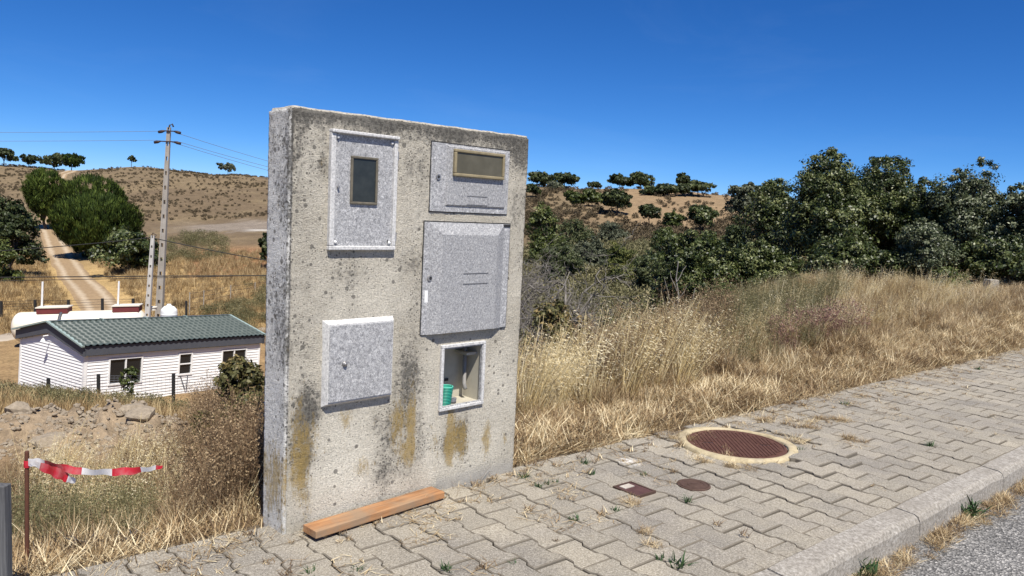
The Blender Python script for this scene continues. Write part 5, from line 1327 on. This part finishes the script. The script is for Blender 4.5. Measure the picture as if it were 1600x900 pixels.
def scatter(name, kind, x, y, label, cat, scale=(.8, 1.2), tilt=.12, z=None, seed=0, lift=-.01, smul=None, yaw=None):
    g = np.random.default_rng(seed + 900); n = len(x)
    if z is None: z = terr(x, y) + lift
    V = np.stack([x, y, z], 1).astype(np.float32); me = bpy.data.meshes.new(name); me.vertices.add(n); me.vertices.foreach_set('co', V.ravel())
    rot = np.stack([g.normal(size=n) * tilt, g.normal(size=n) * tilt, g.uniform(0, 6.283, n) if yaw is None else g.normal(size=n) * yaw], 1).astype(np.float32)
    a = me.attributes.new('rot', 'FLOAT_VECTOR', 'POINT'); a.data.foreach_set('vector', rot.ravel())
    sc = g.uniform(*scale, n).astype(np.float32); sc = sc if smul is None else (sc * smul).astype(np.float32)
    a = me.attributes.new('scl', 'FLOAT', 'POINT'); a.data.foreach_set('value', sc)
    a = me.attributes.new('idx', 'INT', 'POINT'); a.data.foreach_set('value', g.integers(0, len(PROTO[kind].objects), n).astype(np.int32))
    o = bpy.data.objects.new(name, me); COL.objects.link(o); tag(o, label, cat, None, 'stuff')
    ng = bpy.data.node_groups.new('scatter_' + name, 'GeometryNodeTree')
    ng.interface.new_socket('Geometry', in_out='INPUT', socket_type='NodeSocketGeometry'); ng.interface.new_socket('Geometry', in_out='OUTPUT', socket_type='NodeSocketGeometry')
    N = ng.nodes.new; gi = N('NodeGroupInput'); go = N('NodeGroupOutput'); ip = N('GeometryNodeInstanceOnPoints'); ci = N('GeometryNodeCollectionInfo')
    ci.inputs['Collection'].default_value = PROTO[kind]; ci.inputs['Separate Children'].default_value = True; ci.inputs['Reset Children'].default_value = True
    def na(nm, ty):
        q = N('GeometryNodeInputNamedAttribute'); q.data_type = ty; q.inputs['Name'].default_value = nm; return [s_ for s_ in q.outputs if s_.enabled and s_.name == 'Attribute'][0]
    L = ng.links.new
    L(gi.outputs[0], ip.inputs['Points']); L(ci.outputs[0], ip.inputs['Instance']); ip.inputs['Pick Instance'].default_value = True
    L(na('idx', 'INT'), ip.inputs['Instance Index']); L(na('rot', 'FLOAT_VECTOR'), ip.inputs['Rotation']); L(na('scl', 'FLOAT'), ip.inputs['Scale'])
    L(ip.outputs[0], go.inputs[0])
    m = o.modifiers.new('scatter', 'NODES'); m.node_group = ng
    return o
def not_wall(x, y):
    lx = (x - WO.x) * WU.x + (y - WO.y) * WU.y; ly = (x - WO.x) * WN.x + (y - WO.y) * WN.y
    return ~((lx > -.06) & (lx < WW + .06) & (ly > -.02) & (ly < WT + .04))
def tval(x, y): return (x - KP[0]) * NN[0] + (y - KP[1]) * NN[1]
def sval(x, y): return (x - KP[0]) * DD[0] + (y - KP[1]) * DD[1]
def reg_st(n, s0, s1, t0, t1, seed):
    g = np.random.default_rng(seed); s = g.uniform(s0, s1, n); tt = g.uniform(t0, t1, n); x = KP[0] + DD[0] * s + NN[0] * tt; y = KP[1] + DD[1] * s + NN[1] * tt
    m = not_wall(x, y); return x[m], y[m]
def reg_px(n, p0, p1, y0, y1, seed, logy=False, tmin=1.75):
    g = np.random.default_rng(seed); Y = np.sqrt(g.uniform(y0 ** 2, y1 ** 2, n)); px = g.uniform(p0, p1, n); x = (px - 800) / 1200 * Y * 1.0
    m = not_wall(x, Y) & (tval(x, Y) > tmin); return x[m], Y[m]
def keep(xy, f, seed=0):
    m = np.random.default_rng(seed).random(len(xy[0])) < f; return xy[0][m], xy[1][m]
def edge_wave(xy, lo=1.60):
    x, y = xy; t_ = tval(x, y); lim = lo + .10 * (wob(x, y, .5, 61) + wob(x, y, .17, 62)); m = t_ > lim; return x[m], y[m]
# right verge
xy = edge_wave(reg_st(4600, -.12, 15, 1.56, 3.1, 1), 1.66); scatter('straw_mat', 'mat', *xy, 'flattened golden straw along the back edge of the pavement', 'straw', (.7, 1.15), .15, seed=1, lift=.0)
xy = reg_st(1700, -.1, 15, 2.1, 3.6, 2); xy = keep(xy, sstep(2.1, 3.0, tval(*xy))); scatter('dry_grass', 'tuft', *xy, 'short golden dry grass on the right verge', 'grass', (.5, 1.0), .12, seed=2)
xy = reg_px(520, 806, 1085, 5.3, 9.0, 3, tmin=2.5); xy = keep(xy, .35 + .65 * sstep(.42, .6, wob(xy[0], xy[1], .9, 63) + .5)); scatter('wild_oats', 'oat', *xy, 'tall pale wild oats leaning right beside the wall', 'grass', (.5, .98), .10, seed=3, yaw=.5)
xy = reg_px(260, 1085, 1560, 7.2, 10.5, 4, tmin=2.9); scatter('wild_oats', 'oat', *xy, 'pale upright oats at the foot of the mound', 'grass', (.4, .62), .10, seed=4, yaw=.9)
xy = reg_px(4600, 1090, 1640, 8.2, 17, 5, tmin=2.9); xy = keep(xy, 1 - .97 * sstep(1490, 1535, 800 + 1200 * xy[0] / xy[1]), 8); scatter('mound_grass', 'dry', *xy, 'brown dry grass covering the mound on the right', 'grass', (.28, .68), .14, seed=5, smul=(.75 + .7 * (wob(*xy, 1.3, 91) + wob(*xy, .5, 92) * .6)).clip(.45, 1.25) * (1 - .35 * sstep(1400, 1500, 800 + 1200 * xy[0] / xy[1])))
xy = reg_px(1500, 820, 1100, 7.5, 13, 6, tmin=2.6); scatter('verge_grass', 'dry', *xy, 'brown dry grass on the bank behind the oats', 'grass', (.5, .9), .12, seed=6)
xy = reg_px(230, 1150, 1560, 9, 15, 7, tmin=2.8); scatter('mound_oats', 'oat', *xy, 'pale tall stalks on top of the mound', 'grass', (.4, .7), .08, seed=7, yaw=1.)
xy = reg_px(500, 980, 1330, 8, 13, 8, tmin=2.6); scatter('green_weeds', 'sage', *xy, 'grey-green weeds between the oats and the mound', 'weeds', (.5, .9), .12, seed=8)
xy = reg_px(90, 1200, 1400, 7.8, 10, 9, tmin=2.8); scatter('purple_weeds', 'purple', *xy, 'reddish-purple dry weeds in front of the mound', 'weeds', (.6, 1.), .12, seed=9)
xy = reg_px(230, 810, 1150, 6.0, 11, 10, tmin=2.5); scatter('brown_weeds', 'weed', *xy, 'brown branching weeds behind the right verge', 'weeds', (.6, 1.1), .12, seed=10)
xy = reg_px(900, 1490, 1680, 11, 17.5, 26, tmin=2.6); scatter('straw_mat', 'mat', *xy, 'flattened straw around the small concrete block', 'straw', (.9, 1.5), .15, seed=26)
# left verge and bank
xy = edge_wave(reg_st(1900, -4.5, -.15, 1.40, 2.5, 11), 1.50); scatter('straw_mat', 'mat', *xy, 'flattened golden straw left of the wall', 'straw', (.6, 1.1), .15, seed=11, lift=0.)
xy = reg_px(900, -80, 430, 3.2, 6.4, 12, tmin=1.85); scatter('dry_grass', 'tuft', *xy, 'short golden dry grass left of the wall', 'grass', (.4, .9), .15, seed=12)
xy = reg_px(1500, -60, 425, 3.7, 7.4, 13, tmin=2.05); m = (xy[0] / xy[1] > -.52) | (xy[1] < 6.1); xy = (xy[0][m], xy[1][m]); pxv = 800 + 1200 * xy[0] / xy[1]
scatter('brown_weeds', 'weed', *xy, 'tangled brown weeds between the stake and the wall', 'weeds', (.55, 1.0), .15, seed=13, smul=.46 + .62 * sstep(240, 370, pxv))
xy = reg_px(120, 0, 240, 3.5, 5.0, 14, tmin=1.9); scatter('green_weeds', 'sage', *xy, 'grey-green grass around the rusty stake', 'weeds', (.4, .75), .12, seed=14)
xy = reg_px(260, 20, 425, 3.8, 7.0, 15, tmin=2.1); scatter('wild_oats', 'oat', *xy, 'sparse pale oat stalks left of the wall', 'grass', (.3, .7), .15, seed=15, yaw=.8)
xy = reg_px(2600, -80, 430, 9.6, 30, 16); xy = keep(xy, 1 - .85 * (sstep(10, 11, xy[1]) * (1 - sstep(15, 17, xy[1])) * (1 - sstep(140, 260, 800 + 1200 * xy[0] / xy[1])))); scatter('bank_grass', 'tussock', *xy, 'brown dry grass on the bank in front of the cabin', 'grass', (.45, .95), .12, seed=16)
xy = reg_px(420, -80, 430, 17, 30, 17); scatter('bank_weeds', 'bushlet', *xy, 'grey-green low weeds on the bank in front of the cabin', 'weeds', (.35, .8), .12, seed=17)
xy = reg_px(320, 310, 430, 7.5, 13, 18); scatter('bank_brush', 'weed', *xy, 'brown weeds on the bank beyond the wall', 'weeds', (.6, 1.0), .12, seed=18)
# valley floor and hills
def off_track(xy):
    pxv = 800 + 1200 * xy[0] / xy[1]; tx = np.interp(xy[1], [q[1] for q in tr], [q[0] for q in tr]); m = np.abs(pxv - tx) * xy[1] / 1200 > 2.8; return xy[0][m], xy[1][m]
xy = off_track(reg_px(4200, -80, 430, 49, 92, 19)); scatter('hay', 'tussock', *xy, 'golden hay on the valley floor behind the tank', 'grass', (.7, 1.7), .12, seed=19)
xy = reg_px(220, 265, 420, 52, 72, 20); xy = keep(xy, sstep(.45, .62, wob(xy[0], xy[1], 6, 64) + .5)); scatter('valley_shrubs', 'bushlet', *xy, 'low green shrubs on the valley floor right of the poles', 'shrubs', (.7, 1.5), .1, seed=20)
xy = reg_px(90, 262, 350, 86, 104, 21); scatter('valley_shrubs', 'bushlet', *xy, 'olive shrubs beside the red-brown field', 'shrubs', (.8, 2.), .1, seed=21)
xy = off_track(reg_px(11000, -100, 640, 132, 214, 22)); xy = keep(xy, .12 + .88 * sstep(-.12, .3, wob(*xy, 7, 81) * .8 + wob(*xy, 2.6, 82) * .5), 5); scatter('hill_scrub', 'scrub', *xy, 'sparse brown scrub dotted over the left hill', 'scrub', (.2, .75), .1, seed=22)
xy = reg_px(5000, 800, 1180, 84, 192, 23); xy = keep(xy, 1 - .85 * sstep(900, 1000, 800 + 1200 * xy[0] / xy[1]) * sstep(115, 140, xy[1])); xy = keep(xy, .15 + .85 * sstep(-.15, .25, wob(*xy, 8, 83) * .8 + wob(*xy, 3, 84) * .5), 6); scatter('hill_scrub', 'scrub', *xy, 'brown scrub over the right hill', 'scrub', (.35, 1.5), .1, seed=23)
xy = reg_px(480, 815, 1010, 13, 30, 24); scatter('undergrowth', 'bushlet', *xy, 'olive undergrowth on the slope into the right valley', 'undergrowth', (.8, 1.8), .1, seed=24)
xy = reg_px(1500, 815, 1180, 30, 90, 25); scatter('undergrowth', 'bushlet', *xy, 'olive and brown brush on the floor of the right valley', 'undergrowth', (1.3, 3.4), .1, seed=25)
# heap stones
g = np.random.default_rng(77); n = 3200; hx = HEAP.x + g.normal(size=n) * 1.5; hy = HEAP.y + g.normal(size=n) * .8; scatter('rubble', 'stone', hx, hy, 'loose stones on the spoil heap', 'rubble', (.010, .036), .6, seed=30, lift=.0)
n = 1300; hx = g.uniform(-11, -6.5, n); hy = g.uniform(9.8, 15.5, n); m = np.abs(hx / hy + .62) < .12; scatter('gravel', 'stone', hx[m], hy[m], 'pinkish gravel on the flat behind the spoil heap', 'gravel', (.015, .05), .6, seed=31, lift=.0)

# boulders on the spoil heap
for px, py, Y, sc, rz, sd, lab in ((88, 706, 7.5, (.23, .13, .11), .5, 401, 'flat layered rock slab on the left of the spoil heap'), (208, 674, 8.3, (.19, .14, .12), .2, 402, 'pale rock on the crest of the spoil heap'),
                               (222, 690, 8.0, (.2, .14, .08), -.3, 403, 'dark overhanging slab below the pale crest rock'), (30, 690, 8.2, (.16, .12, .10), .1, 404, 'small stone at the left foot of the heap'), (118, 742, 6.9, (.11, .08, .07), 0, 405, 'fist-sized stone under the loose tape end')):
    me = rock_mesh(sd, .9); p = at(px, py, Y); zz = tz(p.x, p.y); o = link_mesh('rock', me, M_STONE); o.location = (p.x, p.y, max(zz + sc[2] * .2, min(p.z, zz + sc[2] * .55))); o.scale = sc; o.rotation_euler = (.1, .05, rz); tag(o, lab, 'rock')

# ------------------------------------------------------------------ shrubs near the viewer
g_s = 'shrubs growing on the bank'
tree('shrub', 378, 540, 700, 56, 7.2, 'rusty', 'leafy green-brown shrub pressed against the left side of the wall', g_s, 'shrub', seed=201, n=11000, size=.024, cb=.02, nl=10, clumps=200, clump=.4, multi=4, trunk_r=.012)
tree('shrub', 330, 628, 760, 60, 6.2, 'rusty', 'low dry shrub between the tape and the wall', g_s, 'shrub', seed=202, n=1800, size=.018, cb=.02, nl=9, clumps=160, clump=.4, multi=6, trunk_r=.010)
tree('shrub', 868, 470, 620, 48, 8.6, 'rusty', 'reddish-green shrub just right of the wall behind the oats', g_s, 'shrub', seed=203, n=5200, size=.026, cb=.02, nl=10, clumps=200, clump=.4, multi=5, trunk_r=.012)
tree('shrub', 965, 486, 580, 42, 10.5, 'olive', 'dull green shrub behind the tallest oats', g_s, 'shrub', seed=204, n=4200, size=.026, cb=.02, nl=9, clumps=180, clump=.4, multi=5, trunk_r=.012)
tree('shrub', 1080, 486, 548, 48, 11.5, 'broom', 'yellow-green broom bush in front of the dark dense tree', g_s, 'shrub', seed=205, n=5200, size=.026, cb=.0, nl=9, clumps=200, clump=.4, multi=5, trunk_r=.012)
tree('shrub', 1138, 446, 512, 42, 14, 'green', 'round green bush at the left foot of the mound', g_s, 'shrub', seed=206, n=6000, size=.03, cb=.0, nl=10, clumps=200, clump=.38, multi=5, trunk_r=.012)
tree('shrub', 1240, 470, 520, 26, 11.5, 'green', 'small dark green bush on the left flank of the mound', g_s, 'shrub', seed=207, n=1800, size=.024, cb=.0, nl=7, clumps=90, clump=.4, multi=4, trunk_r=.010)
tree('shrub', 200, 566, 618, 12, 24.5, 'green', 'spindly green bush before the first cabin window', g_s, 'shrub', seed=208, n=900, size=.05, cb=.1, nl=6, clumps=50, clump=.4, trunk_r=.02)
tree('shrub', 1480, 418, 470, 34, 15.2, 'green', 'green bush rising from the dry grass at the right end of the mound', g_s, 'shrub', seed=209, n=2600, size=.03, cb=.0, nl=8, clumps=120, clump=.4, multi=4, trunk_r=.010)

# ------------------------------------------------------------------ little weeds in the paving joints
def weed_mesh(seed, n=26):
    g = np.random.default_rng(seed); V, Fq, vv = blade_arrays(g, n, (.012, .055), .020, .0055, (.25, 1.25), (-.1, .8), (0, 0), .5, 2); return np_mesh('leaves', V, Fq, {'v': ('FLOAT', vv)})
M_WEEDG = leafmat('joint_weed', (.02, .045, .015), (.05, .10, .035), (.10, .17, .07), .55, .3, .25)
M_WEEDD = leafmat('joint_weed_dry', (.16, .09, .05), (.30, .19, .10), (.48, .36, .2), .6, .3, .25)
wm = [weed_mesh(500 + k) for k in range(5)]; wmd = [weed_mesh(510 + k, 14) for k in range(3)]
for m in wm: m.materials.append(M_WEEDG)
for m in wmd: m.materials.append(M_WEEDD)
JW = [(485, 893, 1.1, 'green weed at the lower edge below the plank, left one'), (560, 891, 1.1, 'green weed at the lower edge below the plank, right one'), (698, 890, 1.2, 'green weed at the lower edge below the plank end'),
 (1060, 884, 1.5, 'tallest green weed in the near joints left of the kerb'), (1031, 873, 1.0, 'low green weed just left of the tallest near weed'), (802, 880, .8, 'small green weed at the lower edge right of centre'),
 (820, 745, 1.3, 'green weed at the right foot of the wall'), (842, 760, .9, 'green weed right of the wall foot, leftmost of three'), (855, 757, .9, 'green weed right of the wall foot, middle of three'), (868, 754, .8, 'green weed right of the wall foot, rightmost of three'),
 (898, 811, 1.2, 'green weed in a joint left of the square cover'), (963, 797, 1.1, 'green weed just below the square cover'), (1074, 783, 1.3, 'green weed just below the small round cover'), (914, 724, 1., 'green weed near the verge left of the manhole'),
 (925, 741, 1., 'green weed in the joint left of the pale stain'), (1006, 741, .9, 'green weed between the square cover and the manhole'), (1250, 704, 1.3, 'green weed at the right rim of the manhole collar'), (1452, 696, 1.5, 'green weed in the pavers right of the manhole'),
 (1321, 632, 1.1, 'green weed by the verge behind the manhole'), (1528, 577, 1.2, 'green weed far along the pavement near the verge'), (1180, 640, .9, 'green weed at the verge above the manhole')]
for i, (px, py, sc, lab) in enumerate(JW):
    p = gnd(px, py, 0); o = bpy.data.objects.new('joint_weed', wm[i % 5]); COL.objects.link(o); o.location = (p.x, p.y, -.006); o.rotation_euler.z = i * 1.3; o.scale = (sc * (.75 + .13 * (i % 4)), sc * (1.1 - .12 * (i % 3)), sc * (.7 + .1 * (i % 5))); tag(o, lab, 'weed', 'green weeds in the paving joints')
for px, py, sc, lab in ((1512, 803, 3.2, 'bushy green tuft growing at the foot of the kerb'), (1350, 896, 2.6, 'green tuft at the foot of the kerb by the lower edge')):
    p = gnd(px, py, -.13); o = bpy.data.objects.new('kerb_weed', weed_mesh(530 + px, 70)); COL.objects.link(o); o.data.materials.append(M_WEEDG); o.location = (p.x, p.y, -.135); o.scale = (sc, sc, sc * .8); tag(o, lab, 'weed')
# straw litter on the pavers and along the gutter
g = np.random.default_rng(88)
V, Fq, vv = blade_arrays(g, 30, (.03, .10), .10, .003, (1.35, 1.55), (-.1, .2), (0, 0), .6, 2); add_proto('litter', [(V, Fq, vv)], M_STRAW)
V, Fq, vv = blade_arrays(g, 16, (.02, .07), .07, .0035, (1.3, 1.55), (-.1, .3), (0, 0), .7, 2); add_proto('litter', [(V, Fq, vv)], M_STRAW)
V, Fq, vv = blade_arrays(g, 22, (.015, .05), .03, .004, (.6, 1.5), (-.1, .3), (0, 0), .4, 2); add_proto('litter', [(V, Fq, vv)], M_STRAW)
s_ = g.uniform(-2.2, 9, 620); tt = 1.7 - np.abs(g.exponential(.28, 620)); m = tt > .05; x = KP[0] + DD[0] * s_ + NN[0] * tt; y = KP[1] + DD[1] * s_ + NN[1] * tt; m &= not_wall(x, y)
scatter('straw_litter', 'litter', x[m], y[m], 'stray bits of straw lying on the pavers', 'straw', (.5, 1.1), .05, z=np.full(m.sum(), .004), seed=40)
n = 260; s_ = g.uniform(-1, 6, n); s_ = np.where(wob(s_, s_ * 0, .7, 71) > -.08, s_, s_ + .5); tt = -.17 - np.abs(g.normal(size=n)) * .05; x = KP[0] + DD[0] * s_ + NN[0] * tt; y = KP[1] + DD[1] * s_ + NN[1] * tt
scatter('gutter_straw', 'mat', x, y, 'dry straw gathered in the gutter along the kerb', 'straw', (.25, .5), .1, z=np.full(n, -.133), seed=41)
xs, ys = [], []
for px, py, n_, sp_ in ((1285, 656, 9, .09), (1340, 688, 6, .06), (1250, 668, 4, .07), (1060, 684, 12, .06), (1150, 728, 9, .09), (1005, 832, 2, .02), (1015, 852, 2, .02), (985, 790, 2, .03), (1245, 690, 6, .05), (1090, 722, 6, .05), (1180, 655, 8, .12)):
    q = gnd(px, py); xs += list(q.x + g.normal(size=n_) * sp_); ys += list(q.y + g.normal(size=n_) * sp_ * .7)
scatter('straw_patches', 'mat', np.array(xs), np.array(ys), 'small straw clumps caught on the pavers around the manhole', 'straw', (.18, .42), .1, z=np.full(len(xs), .004), seed=42)
